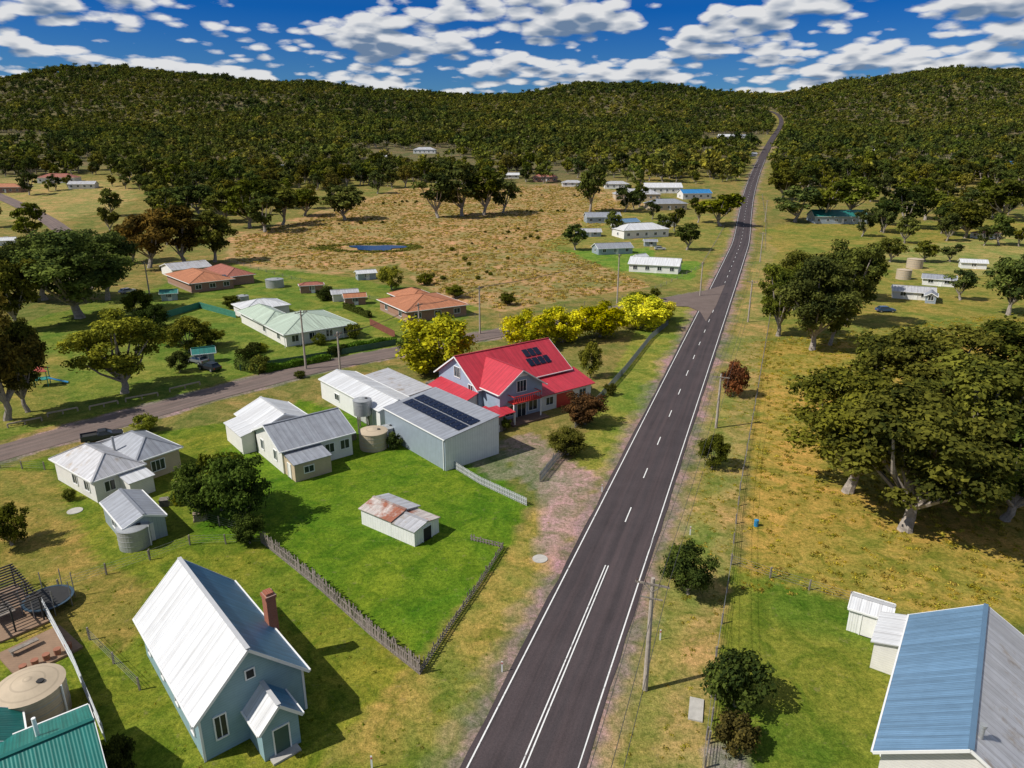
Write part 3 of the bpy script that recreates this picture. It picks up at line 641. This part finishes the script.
b.win('x0',0.,ly*.4,3.3,1.2,1.1); b.win('x0',0.,ly*.62,4.8,1.6,1.6,mul=2); b.win('x0',-2.4,ly*.5,.9,1.6,1.2); b.win('x0',-2.4,ly*.75,.9,1.6,1.2)
bal=b.p('balcony',REDP); bal.box(xm-2.6,xm+2.6,yf-1.6,yf-.02,3.0,3.15)
for i in range(14):
    t=xm-2.5+5*i/13; bal.box(t-.04,t+.04,yf-1.58,yf-1.5,3.15,4.1)
bal.box(xm-2.6,xm+2.6,yf-1.6,yf-1.48,4.1,4.2)
for s_ in(-2.55,2.55): bal.box(xm+s_-.05,xm+s_+.05,yf-1.5,yf-.02,4.1,4.2); b.p('posts',TRIM).box(xm+s_-.08,xm+s_+.08,yf-1.6,yf-1.44,-.1,3.)
b.p('front_deck',M('deck_timber',(.16,.1,.07),.8,0,'vert')).box(xm-3.4,xm+3.4,yf-2.6,yf-.03,-.2,.25)
b.p('bargeboard_trim',TRIM).face([(xm-1.4,yf-.03,6.5),(xm+1.4,yf-.03,6.5),(xm,yf-.03,7.2)])
kk=3.6/(ly*.335); b.panels((lx*.58,ly*.36,4.6+.08+kk*ly*.08),(1,0,0),(0,1,kk),4,1); b.panels((lx*.6,ly*.46,4.6+.08+kk*ly*.18),(1,0,0),(0,1,kk),3,1)
b.block(lx*.1-5,lx*.1-2.6,-2.5,2,2.2,'sx',.2,WOOD,R_RED,ov=.2); b.done()
b=B.at('carport',G(496,432),b.az,4,3); b.p('roof',R_RED).slab([(0,0,2.3),(3.6,0,2.3),(3.6,3.2,2.6),(0,3.2,2.6)],(1,0,0))
for q in((.1,.1),(3.5,.1),(.1,3.),(3.5,3.)): b.p('posts',TRIM).box(q[0]-.06,q[0]+.06,q[1]-.06,q[1]+.06,0,2.3)
b.done()
b=B('green_roof_house',(287,347),(250,327),(350,334)); lx,ly=b.lx,b.ly
b.block(0,lx,0,ly*.75,2.7,'hip',2.3,W_WH,R_GN,ov=.7); b.block(lx*.0,lx*.45,ly*.5,ly*1.25,2.7,'hip',1.9,W_WH,R_GN,ov=.7); b.block(lx*.1,lx*.8,ly*1.3,ly*1.7,2.6,'hip',1.4,W_WH,R_W,ov=.4)
winrow(b,'y0',0,0,lx,4,.9,1.4,1.3); winrow(b,'x0',0,0,ly*.75,2,.9,1.4,1.3)
for i in range(6): b.p('verandah_posts',TRIM).box(-.6+(lx+1.1)*i/5,-.5+(lx+1.1)*i/5,-.62,-.52,0,2.7)
b.done()
b=B('terracotta_roof_house',(408,323),(374,307),(458,312)); lx,ly=b.lx,b.ly
b.block(0,lx,0,ly*.8,2.7,'hip',2.0,W_BK,R_OR,ov=.6); b.block(lx*.35,lx*.9,ly*.5,ly*1.1,2.7,'hip',1.8,W_BK,R_OR,ov=.6); winrow(b,'y0',0,0,lx,3,.9,1.6,1.2); winrow(b,'x0',0,0,ly*.8,2,.9,1.6,1.2); b.done()
b=B('brick_house',(192,293),(168,283),(258,284)); lx,ly=b.lx,b.ly
b.block(0,lx*.6,0,ly,2.7,'hip',2.0,W_BK,R_OR,ov=.6); b.block(lx*.6,lx,ly*.2,ly*1.1,2.7,'hip',1.9,W_BK,R_BR,ov=.6)
b.block(lx*.2,lx*.8,ly*1.35,ly*1.9,2.7,'gx',1.4,W_WH,R_LG,ov=.4)
kq=2.0/(ly/2+.6); b.panels((lx*.14,.3,2.76+kq*.9),(1,0,0),(0,1,kq),7,2,1.1,1.7); winrow(b,'y0',0,0,lx*.6,3,.9,1.6,1.2); b.done()
def hs(name,u,v,wpx,azd,wm,rm,kind='gx',asp=.5,hk=.17,rk=.11):
    p=G(u,v); w=wpx*zcam(p)/F; b=B.at(name,p,math.radians(azd),w,w*asp); h=max(2.2,min(3.4,w*hk)); d=w*asp
    b.block(-w/2,w/2,-d/2,d/2,h,kind,max(.7,w*rk),wm,rm,ov=.4)
    if w>7: b.block(-w*.1,w*.3,d/2+.05,d*.95,h*.9,'gx' if kind!='hip' else 'hip',w*rk*.6,wm,rm,ov=.3); 
    winrow(b,'y0',-d/2,-w/2,w/2,max(1,int(w/4)),.9,1.3,1.2); b.win('x0',-w/2,0,.9,1.2,1.2); b.win('y0',-d/2,w*.04,0,.9,2.05,door=WHITE); b.done()
for a in [('blue_white_shed',366,279,18,25,W_ZN,R_W,'gx',.6),('farm_house',640,236,50,20,W_WH,R_W,'hip'),('farm_house',612,253,36,15,W_ZN,R_GR,'gx'),('farm_house',655,271,48,-20,W_WH,R_W,'gx'),
('metal_shed',602,222,34,5,W_ZN,R_GR,'gx'),('metal_shed',588,236,24,5,W_ZN,R_LG,'gx'),('farm_house',665,209,38,10,W_BE,R_GR,'hip'),('blue_roof_house',694,198,30,10,W_WH,R_BU,'gx'),('farm_house',636,199,44,0,W_BE,R_LG,'hip'),('farm_house',662,192,36,0,W_WH,R_W,'gx'),
('farm_house',625,226,26,30,W_WH,R_BG,'gx'),('garden_shed',668,226,14,0,W_WH,R_W,'gx'),('garden_shed',640,262,14,40,W_WH,R_W,'gx'),('farm_house',616,188,24,0,W_WH,R_LG,'hip'),('garden_shed',650,246,12,0,W_ZN,R_GR,'gx'),
('green_roof_shed',836,222,50,-5,W_ZN,R_TE,'gx'),('farm_house',912,298,36,-25,W_WH,R_LG,'gx'),('farm_house',938,285,28,-30,W_WH,R_GR,'gx'),('metal_shed',972,268,22,-20,W_WS,R_W,'gx'),('metal_shed',930,302,18,60,W_ZN,R_GR,'gx'),
('brick_house',322,171,34,0,W_BK,R_OR,'hip'),('brick_house',288,172,28,0,W_WH,R_LG,'hip'),('farm_house',425,153,22,0,W_WH,R_LG,'hip'),('farm_house',60,182,34,10,W_WH,R_BR,'hip'),('farm_house',84,188,24,10,W_WH,R_LG,'gx'),
('farm_house',8,192,30,10,W_BK,R_OR,'hip'),('farm_house',728,139,20,0,W_WH,R_W,'gx'),('farm_house',741,138,12,0,W_WH,R_GR,'gx'),('farm_house',545,181,24,0,W_BK,R_BR,'hip'),('farm_house',572,186,20,0,W_WH,R_LG,'hip'),
('farm_house',750,156,12,0,W_WH,R_GR,'gx'),('farm_house',950,166,22,0,W_WH,R_W,'gx'),('metal_shed',930,162,14,0,W_ZN,R_LG,'gx'),('farm_house',998,168,24,0,W_ZN,R_BU,'gx'),('farm_house',905,175,20,0,W_WH,R_LG,'gx'),('farm_house',155,185,20,0,W_WH,R_LG,'hip'),('metal_shed',4,245,22,20,W_WS,R_W,'gx'),
('metal_shed',985,238,24,10,W_WH,R_BR,'hip'),('farm_house',380,160,16,0,W_WH,R_W,'gx'),('farm_house',20,151,16,0,W_WH,R_LG,'hip'),('farm_house',880,151,14,0,W_WH,R_W,'gx'),('farm_house',510,178,18,0,W_WH,R_W,'gx'),('garden_shed',312,292,22,20,W_BK,R_BR,'hip'),('garden_shed',345,300,24,20,W_WH,R_LG,'gx'),('garden_shed',355,304,20,20,W_BK,R_OR,'gx'),('garden_shed',205,362,18,25,W_ZN,R_TE,'gx'),('brick_house',170,300,14,20,W_ZN,R_TE,'gx')]: hs(*a)
p=G(35,812); b=B.at('teal_roof_house',p,math.radians(38),9,8); b.block(-6,3.5,-4,4,2.8,'gx',1.9,W_WH,R_TE,ov=.4); b.block(-3,0,4.02,7,2.4,'gy',1.,W_WH,R_TE,ov=.3); b.p('roof_vent',TRIM).cyl(1,1.5,3,5.4,.12); b.done()
b=B('pergola',(42,622),(2,575),(75,600)); b.lx=4.2;b.ly=7.5
for x_ in(0,2.1,4.2):
    for y_ in(0,3.7,7.5): b.p('posts',DARK).box(x_-.06-4,x_+.06-4,y_-.06,y_+.06,0,2.3)
for i in range(16): b.p('rafters',M('dark_timber',(.06,.05,.045),.8)).box(-4.2,.4,i*.5,i*.5+.09,2.33,2.45)
for x_ in(0,2.1,4.2): b.p('beams',DARK).box(x_-4.05,x_-3.95,-.2,7.8,2.2,2.32)
b.p('deck',M('patio_timber',(.25,.16,.1),.8,0,'vert')).box(-4.5,.4,-.5,8,-.2,.15)
b.p('table',WOOD).box(-2.8,-1.2,2,4,.85,.92); b.done()
b=B('patio_deck',(70,655),(25,612),(84,648)); b.p('deck',M('patio_timber',(.25,.16,.1),.8,0,'vert')).box(-3.6,1,0,4.5,-.2,.2)
for i in range(5): b.p('planters',M('planter',(.3,.12,.07),.8)).cyl(-3+i*.8,.6,.2,.7,.22,.28)
b.p('bench_seat',WOOD).box(-3,-1,3,3.5,.6,.68); b.p('bench_legs',WOOD).box(-2.9,-2.8,3,3.5,.2,.6); b.done()
b=B.at('trampoline',G(50,606),0,1,1); b.p('mat',DARK).cyl(0,0,.85,.88,1.75,n=28); b.p('rim',M('trampoline_pad',(.03,.06,.09),.6)).cyl(0,0,.80,.86,2.0,n=28)
for i in range(8):
    a=i*.785; b.p('poles',M('pole_steel',(.3,.3,.32),.4,.5)).bar((2*math.cos(a),2*math.sin(a),0),(2*math.cos(a),2*math.sin(a),2.5),.06)
b.done()
b=B('blue_roof_house',(874,788),(908,652),8.4); lx,ly=b.lx,b.ly
b.block(0,lx,0,ly,3.3,'gy',2.6,W_WH,R_BG,R_LG,ov=.45)  # blue and light slope colours stand in for sky reflection on one metal roof
winrow(b,'x0',0,0,ly,3,1.,1.3,1.3); winrow(b,'y0',0,0,lx,2,1.,1.3,1.3); b.block(-2.2,-.02,ly*.76,ly*1.02,2.5,'sx',.5,W_WH,R_W,ov=.25)
b.block(lx+.02,lx+5,ly*.1,ly*.9,2.9,'gx',1.6,W_WH,R_LG,ov=.4)
b.p('flue',TANK).cyl(lx*.55,1.2,4.5,6.5,.13,n=14); b.p('flue',TANK).cyl(lx*.55,1.2,6.5,6.65,.2,n=14); b.done()
b=B('white_garden_shed',(886,643),(846,630),(900,632)); b.block(0,max(b.lx,2.4),0,b.ly,2.2,'gy',.5,W_WS,R_W,ov=.12); b.win('x0',0,b.ly*.5,0,1.,1.9,door=WHITE); b.done()
# ------------------------------------------------------------ fences
def paling(name,px,h,mat,w=.14,gap=.02,irr=.12,rail=True):
    a=Acc(); P=[G(*q) for q in px]
    for p,q in zip(P[:-1],P[1:]):
        d=q-p; n=int(d.length/(w+gap)); u=d.normalized(); sd=Vector((u.y,-u.x,0))
        for i in range(n):
            c=p+d*((i+.5)/n); hh=h*(1+random.uniform(-irr,irr)); up=Vector((random.uniform(-.06,.06)*irr*8,random.uniform(-.03,.03)*irr*8,1)).normalized()
            a.obox(c+up*hh/2,u*w/2,sd*.012,up*hh/2)
        if rail:
            for z in(h*.25,h*.75): a.bar(p+Vector((0,0,z))+sd*.04,q+Vector((0,0,z))+sd*.04,.05,.08)
    return single(name,a,mat)
GREYW=M('old_palings',(.2,.17,.15),.95,var=.5,scale=5)
paling('wooden_paling_fence',[(262,543),(320,590),(372,637),(420,675)],1.5,GREYW,irr=.18)
paling('wooden_paling_fence',[(420,675),(450,628),(480,585),(503,548)],.75,GREYW,irr=.3,gap=.12)
paling('wooden_paling_fence',[(503,548),(470,540)],.6,GREYW,irr=.3,gap=.2)
paling('white_picket_fence',[(444,462),(480,484),(527,506)],1.0,M('zinc_fence',(.42,.43,.43),.6,.2),w=.2,gap=.08,irr=.02)
paling('white_picket_fence',[(487,425),(480,440),(500,432)],1.1,WHITE,gap=.08,irr=.02)
paling('metal_sheet_fence',[(540,482),(556,462),(575,445)],1.3,M('dark_fence',(.16,.18,.2),.6,.2),w=.1,gap=.12,irr=.01)
paling('metal_sheet_fence',[(575,428),(600,400),(625,372),(650,340),(668,325)],1.3,M('dark_fence',(.16,.18,.2),.6,.2),gap=.12,irr=.01)
paling('white_picket_fence',[(45,612),(75,668),(106,742)],1.5,M('light_fence',(.5,.52,.53),.6,.1),w=.3,gap=.01,irr=.01)
paling('metal_sheet_fence',[(240,371),(300,362),(396,345)],1.2,M('green_fence',(.06,.13,.08),.6,.1),w=.3,gap=.01,irr=.01)
paling('metal_sheet_fence',[(166,318),(200,308),(236,318)],1.6,M('green_fence2',(.05,.2,.14),.6,.1),w=.3,gap=.01,irr=.01)
paling('metal_sheet_fence',[(370,325),(395,338)],1.6,M('brown_fence',(.2,.07,.05),.6,.1),w=.3,gap=.01,irr=.01)
def wire(name,px,sp=4.,h=1.15,pw=.12,nw=4):
    a=Acc(); P=[G(*q) for q in px]; w=Acc()
    for p,q in zip(P[:-1],P[1:]):
        d=q-p; n=max(1,int(d.length/sp))
        for i in range(n+1):
            c=p+d*(i/n); c.z=float(H(c.x,c.y)); hh=h*random.uniform(.93,1.08); a.bar(c-Vector((0,0,.2)),c+Vector((random.uniform(-.05,.05),random.uniform(-.05,.05),hh)),pw)
            if i<n:
                e=p+d*((i+1)/n); e.z=float(H(e.x,e.y))
                for k in range(nw): a.bar(c+Vector((0,0,h*(k+1)/(nw+.3))),e+Vector((0,0,h*(k+1)/(nw+.3))),.016,mi=1)
    return single(name,a,[WOOD,M('fence_wire',(.3,.3,.3),.5,.5)])
wire('wire_fence',[(700,790),(716,660),(731,565),(740,490),(757,395),(768,330),(775,280)])
wire('wire_fence',[(731,565),(770,578),(850,603)],3.); wire('wire_fence',[(705,768),(715,700)],2)
wire('wire_fence',[(540,482),(575,428)],3.); wire('wire_fence',[(230,262),(330,290),(450,318),(500,318),(640,297)],6); wire('wire_fence',[(765,250),(766,220),(762,195)],6)
wire('wire_fence',[(0,468),(45,470)],3.); wire('wire_fence',[(60,590),(150,560),(190,545),(262,543)],3.)
wire('wire_fence',[(655,290),(700,268),(725,225)],5); wire('wire_fence',[(90,640),(140,690)],3.); wire('wire_fence',[(240,532),(200,520)],2)
a=Acc()
for s_,e_ in(((8,428),(42,421)),((48,417),(78,411)),((90,410),(118,404)),((126,402),(158,396)),((170,392),(200,385))):
    p,q=G(*s_),G(*e_); a.bar(p+Vector((0,0,.6)),q+Vector((0,0,.6)),.2)
    for t in(0,.5,1): c=p.lerp(q,t); a.bar(c-Vector((0,0,.1)),c+Vector((0,0,.6)),.16)
single('log_rail_barrier',a,M('pale_wood',(.35,.28,.2),.9,var=.2))
def hedge(px,h,w,c):
    P=[G(*q) for q in px]; ce=[];no=[]
    for p,q in zip(P[:-1],P[1:]):
        d=q-p; u=d.normalized(); sd=Vector((u.y,-u.x,0)); n=int(d.length*260)
        for _ in range(n):
            t=random.random(); a=random.uniform(-1,1); z=random.random()
            if random.random()<.6: a=math.copysign(1,a)*random.uniform(.8,1.08)
            else: z=random.uniform(.85,1.08)
            hh=h*(1+.15*math.sin(t*d.length*1.3)); ce.append(p+d*t+sd*(a*w/2)+Vector((0,0,z*hh))); no.append((a*sd.x+random.gauss(0,.5),a*sd.y+random.gauss(0,.5),.4+random.gauss(0,.4)))
    ce=np.array([tuple(c_) for c_ in ce]); no=np.array(no); no/=np.linalg.norm(no,axis=1)[:,None]
    o=bpy.data.objects.new('hedge',quadmesh('hedge',ce,no,RN.uniform(.15,.3,len(ce)),RN.uniform(.2,.8,len(ce)))); setcol(o,c); link(o)
HG=(.07,.12,.018)
hedge([(238,368),(262,374)],1.6,1.5,DK); hedge([(240,362),(258,352)],1.8,2,DK); hedge([(330,352),(396,342)],1.1,1.2,HG); hedge([(265,372),(330,360)],1.1,1.2,HG); hedge([(330,358),(345,352)],1.6,1.2,DK)
hedge([(370,318),(345,308)],1.3,1.2,DK)
# ------------------------------------------------------------ poles + wires
tops={}
def pole(k,u,v,tv,azd):
    p=G(u,v); kk=(384-tv)/F; Zr=p.y*(kk*C-S)/(C+kk*S); h=CH+Zr-p.z; b=B.at('utility_pole',p,math.radians(azd),1,1)
    b.p('pole',M('pole_wood',(.36,.31,.26),.9,var=.3,scale=3)).cyl(0,0,-.5,h,.21,.14,n=10)
    ar=b.p('crossarm',WOOD); ar.box(-1.2,1.2,-.19,-.11,h-.5,h-.36); ins=b.p('insulators',M('insulator',(.12,.05,.03),.3))
    for x_ in(-1.1,-.5,.5,1.1): ins.cyl(x_,-.135,h-.36,h-.18,.05,.03,n=8)
    ar.bar((-.6,-.13,h-.5),(0,-.13,h-1.1),.05); ar.bar((.6,-.13,h-.5),(0,-.13,h-1.1),.05)
    if k=='a': ar.box(-.8,.8,-.2,-.15,h-1.6,h-1.5)
    b.done(); az=math.radians(azd); tops[k]=[p+Vector((x_*math.cos(az)+.13*math.sin(az),x_*math.sin(az)-.13*math.cos(az),h-.2)) for x_ in(-1.1,-.5,.5,1.1)]
for q in [('a',645,690,578,-20),('b',716,428,374,-20),('c',748,322,280,-20),('d',760,262,232,-20),('e',306,369,310,40),('f',341,380,332,70),('g',480,334,286,60),('h',617,304,254,60),('i',150,297,262,40),('j',420,345,303,60),('k',765,222,200,-20),('l',700,296,262,60)]: pole(*q)
z_=[t-Vector((dirR.x,dirR.y,0))*55 for t in tops['a']]; tops['z']=z_
def wires(a,b,sag=.9):
    cu=bpy.data.curves.new('power_line','CURVE'); cu.dimensions='3D'; cu.bevel_depth=.018; cu.bevel_resolution=0
    for p,q in zip(tops[a],tops[b]):
        s_=cu.splines.new('POLY'); s_.points.add(12)
        for i in range(13):
            t=i/12; r_=p.lerp(q,t); r_.z-=sag*4*t*(1-t); s_.points[i].co=(*r_,1)
    o=bpy.data.objects.new('power_line',cu); cu.materials.append(M('cable',(.06,.06,.06),.6)); link(o)
for q in('za','ab','bc','cd','dk','fj','jg','gh','ef'): wires(*q)
# ------------------------------------------------------------ vehicles
def vehicle(name,u,v,azd,col_,ute=False):
    p=G(u,v); p.z+=.02; b=B.at(name,p,math.radians(azd),1,1); pm=M(name+'_paint_%d%d'%(u,v),col_,.25,.2,var=.03); a=b.p('body',pm); L2=2.3 if not ute else 2.6; W2=.88
    prof=[(-L2,.42),(-L2,.85),(-L2+.1,.95),(L2-1.35,.97),(L2-.15,.85),(L2,.7),(L2,.42)]
    n=len(prof); lft=[(x_,-W2,z_) for x_,z_ in prof]; rgt=[(x_,W2,z_) for x_,z_ in prof]
    a.face(lft[::-1]); a.face(rgt)
    for i in range(n):
        j=(i+1)%n; a.face([lft[i],lft[j],rgt[j],rgt[i]])
    c0_,c1_=(-L2+.35,L2-1.25) if not ute else (-.5,L2-1.35)
    g=b.p('windows',GLASS); t0,t1=c0_+(.45 if not ute else .15),c1_-.75
    lo=[(c0_,-W2+.04,.96),(c1_,-W2+.04,.96),(c1_,W2-.04,.96),(c0_,W2-.04,.96)]; hi=[(t0,-W2+.2,1.42),(t1,-W2+.2,1.42),(t1,W2-.2,1.42),(t0,W2-.2,1.42)]
    for i in range(4): g.face([lo[i],lo[(i+1)%4],hi[(i+1)%4],hi[i]])
    a.box(t0-.05,t1+.05,-W2+.17,W2-.17,1.42,1.48)
    for i in range(4): a.bar(lo[i],hi[i],.08)
    if ute:
        b.p('tray',DARK).box(-L2+.08,-.6,-W2+.08,W2-.08,.975,.99); 
        for y_ in(-W2+.03,W2-.03): a.box(-L2,-.55,y_-.03,y_+.03,.96,1.2)
        a.box(-L2,-L2+.06,-W2+.07,W2-.07,.97,1.2)
    wh=b.p('wheels',M('tyre',(.02,.02,.02),.8)); hb=b.p('hubs',M('hub',(.4,.4,.4),.4,.6))
    for x_ in(-L2+.85,L2-.85):
        for sg in(-1,1):
            for A_,r_,w_ in((wh,.34,.12),(hb,.19,.13)):
                c_=[(x_+r_*math.cos(i*.5236),sg*(W2-.02)+w_*sg,.34+r_*math.sin(i*.5236)) for i in range(12)]; d_=[(x,sg*(W2-.16),z) for x,_,z in c_]
                A_.face(c_)
                for i in range(12): A_.face([c_[i],c_[(i+1)%12],d_[(i+1)%12],d_[i]])
    b.p('lights',M('headlight',(.8,.8,.75),.2)).box(L2-.03,L2+.02,-W2+.1,-W2+.4,.6,.75); b.p('lights',M('headlight',(.8,.8,.75),.2)).box(L2-.03,L2+.02,W2-.4,W2-.1,.6,.75)
    b.p('tail_lights',REDP).box(-L2-.02,-L2+.03,-W2+.05,-W2+.2,.6,.85); b.p('tail_lights',REDP).box(-L2-.02,-L2+.03,W2-.2,W2-.05,.6,.85)
    b.done()
vehicle('parked_ute',103,440,32,(.04,.045,.06),True); vehicle('parked_car',198,363,150,(.2,.21,.23)); vehicle('parked_car',210,370,150,(.03,.03,.035)); vehicle('parked_car',128,293,60,(.5,.5,.52)); vehicle('parked_car',8,240,20,(.5,.5,.5)); vehicle('parked_car',885,312,0,(.05,.1,.2)); vehicle('parked_car',30,187,0,(.5,.5,.5)); vehicle('parked_car',660,250,0,(.5,.5,.5))
# ------------------------------------------------------------ small items
def disc(name,u,v,r): a=Acc(); a.cyl(0,0,-.05,.06,r,n=24); single(name,a,CONC,loc=G(u,v))
disc('concrete_lid',540,559,.75); disc('concrete_lid',75,511,.8)
a=Acc(); a.box(-.5,.5,-1.1,1.1,-.05,.12); single('concrete_slab',a,CONC,loc=G(696,710),rz=-.3)
for u,v in((502,672),(372,768),(602,492),(660,640),(690,535)):
    a=Acc(); a.box(-.06,.06,-.02,.02,0,1.0); a.box(-.045,.045,-.03,-.021,.75,.9,1); single('guide_post',a,[TRIM,REDP],loc=G(u,v))
a=Acc(); a.cyl(0,0,0,.7,.24,n=14); a.cyl(0,0,.7,.74,.26,.24,n=14); single('blue_drum',a,M('blue_plastic',(.02,.2,.4),.5),loc=G(756,526))
b=B.at('play_equipment',G(35,388),.4,1,1); s1=b.p('frame',M('play_green',(.03,.25,.2),.5))
for x_ in(0,2):
    for y_ in(0,2): s1.bar((x_,y_,0),(x_,y_,3),.12)
s1.box(-.1,2.1,-.1,2.1,1.2,1.3); b.p('roof',M('play_red',(.4,.06,.04),.5)).slab([(-.3,-.3,2.8),(2.3,-.3,2.8),(1,1,3.7)],(1,0,0)); b.p('roof',M('play_red',(.4,.06,.04),.5)).slab([(2.3,2.3,2.8),(-.3,2.3,2.8),(1,1,3.7)],(1,0,0))
b.p('slide',M('play_blue',(.05,.3,.55),.4)).slab([(2.1,.6,1.3),(4.8,.6,.2),(4.8,1.4,.2),(2.1,1.4,1.3)],(1,0,0)); b.done()
for u,v,w,d,h,az in((418,392,3,2,1.0,.5),(432,385,2,1.2,.8,.9),(405,398,2.4,1,.7,.3),(440,398,1.6,1.6,1.2,.2),(200,520,1.2,.8,1.,.4),(165,505,1.,1.,.9,.3),(350,440,1.6,.8,1.,.6),(335,432,1,1,1.1,.5),(178,490,.8,.8,1.1,.2),(455,402,2,1,.8,.4)):
    a=Acc()
    for i in range(int(h/.14)):
        jx=random.uniform(-.1,.1); 
        for j in range(4): a.box(-w/2+jx,w/2+jx,-d/2+j*d/4,-d/2+(j+.8)*d/4,i*.14,i*.14+.11)
    single('timber_stack',a,random.choice([WOOD,GREYW,M('pale_wood',(.35,.28,.2),.9)]),loc=G(u,v),rz=az)
# pond
p=pondp; a=Acc(); ring=[]
for i in range(40):
    t=i/40*6.283; r_=1+.22*math.sin(3*t)+.12*math.sin(5*t+1); ring.append((p.x+math.cos(t)*11*r_,p.y+math.sin(t)*8.5*r_))
zz=max(float(H(x_,y_)) for x_,y_ in ring)+.1
a.face([(x_,y_,zz) for x_,y_ in ring]); m,nt,bb=newmat('pond_water'); bb.inputs['Base Color'].default_value=(.008,.045,.14,1); bb.inputs['Roughness'].default_value=.25; bb.inputs['Specular IOR Level'].default_value=.12
single('pond_water',a,m)
rr=[(p.x+math.cos(t)*RN.uniform(12,19)*(1.5 if math.cos(t)<0 else 1),p.y+math.sin(t)*RN.uniform(9.5,14)) for t in RN.uniform(0,6.283,500)]
instancer('pond_reeds','tuft',np.array([(x_,y_,float(H(x_,y_))) for x_,y_ in rr]),RN.uniform(.9,1.7,500),[(.09,.11,.025),(.14,.13,.04)],child='reed_tuft')
# ------------------------------------------------------------ light, sky, camera
EL=math.radians(47); AZ=math.radians(-108)
sd=Vector((math.sin(AZ)*math.cos(EL),math.cos(AZ)*math.cos(EL),math.sin(EL)))
su=bpy.data.lights.new('sun','SUN'); su.energy=5.0; su.angle=math.radians(.5); su.color=(1,.95,.87); so=bpy.data.objects.new('sun',su); so.rotation_euler=(-sd).to_track_quat('-Z','Y').to_euler(); link(so)
w=bpy.data.worlds.new('World'); scene.world=w; w.use_nodes=True; nt=w.node_tree; L=nt.links; bg=nt.nodes['Background']; bg.inputs[1].default_value=.073
sky=N(nt,'ShaderNodeTexSky'); sky.sky_type='NISHITA'; sky.sun_disc=False; sky.sun_elevation=EL; sky.sun_rotation=AZ%(2*math.pi); sky.ozone_density=2.0; sky.dust_density=.4
tc=N(nt,'ShaderNodeTexCoord'); sp=N(nt,'ShaderNodeSeparateXYZ'); L.new(tc.outputs['Generated'],sp.inputs[0]); zz=sp.outputs[2]
cr=N(nt,'ShaderNodeValToRGB'); L.new(zz,cr.inputs[0]); e=cr.color_ramp.elements; e[0].position=0; e[0].color=(.45,.75,1,1); e[1].position=.7; e[1].color=(.9,.95,1,1)
q=e.new(.17); q.color=(.03,.37,1,1); q=e.new(.4); q.color=(.5,.7,.95,1)
skc=mixc(nt,1.,sky.outputs[0],cr.outputs[0],'MULTIPLY')
def cl(dz,det):
    k=mth(nt,'DIVIDE',1.0,mth(nt,'ADD',mth(nt,'MAXIMUM',mth(nt,'ADD',zz,dz),0.),.2))
    cb=N(nt,'ShaderNodeCombineXYZ'); L.new(mth(nt,'MULTIPLY',sp.outputs[0],k),cb.inputs[0]); L.new(mth(nt,'MULTIPLY',sp.outputs[1],k),cb.inputs[1]); cb.inputs[2].default_value=8.1
    n=N(nt,'ShaderNodeTexNoise',i_Scale=2.8,i_Detail=det,i_Roughness=.52); L.new(cb.outputs[0],n.inputs['Vector'])
    vo=N(nt,'ShaderNodeTexVoronoi',i_Scale=10.,voronoi_dimensions='2D'); L.new(cb.outputs[0],vo.inputs['Vector'])
    return mth(nt,'SUBTRACT',n.outputs[0],mth(nt,'MULTIPLY',vo.outputs[0],.2))
a0=cl(0,7.); a1=cl(.011,4.)
cov=mrange(nt,zz,.04,.19,.135,.065)
den=mth(nt,'ADD',a0,cov)
mask=mrange(nt,den,.475,.55,0,1)
sh=mth(nt,'ADD',mth(nt,'MULTIPLY',mth(nt,'SUBTRACT',a0,a1),5.5),.68)
sh=mth(nt,'SUBTRACT',sh,mrange(nt,den,.53,.67,0,.5))
cc=N(nt,'ShaderNodeValToRGB'); L.new(sh,cc.inputs[0]); e=cc.color_ramp.elements; e[0].position=.05; e[0].color=(.17,.26,.41,1); e[1].position=.85; e[1].color=(.87,.88,.9,1)
vs=N(nt,'ShaderNodeVectorMath',operation='SCALE'); L.new(cc.outputs[0],vs.inputs[0]); vs.inputs['Scale'].default_value=11.5
L.new(mixc(nt,mask,skc,vs.outputs[0]),bg.inputs[0])
cd=bpy.data.cameras.new('camera'); co=bpy.data.objects.new('camera',cd); cd.sensor_width=36; cd.lens=700/1024*36; cd.clip_end=12000; cd.clip_start=.5
co.location=(0,0,CH); co.rotation_euler=(math.pi/2-TH,0,0); link(co); scene.camera=co
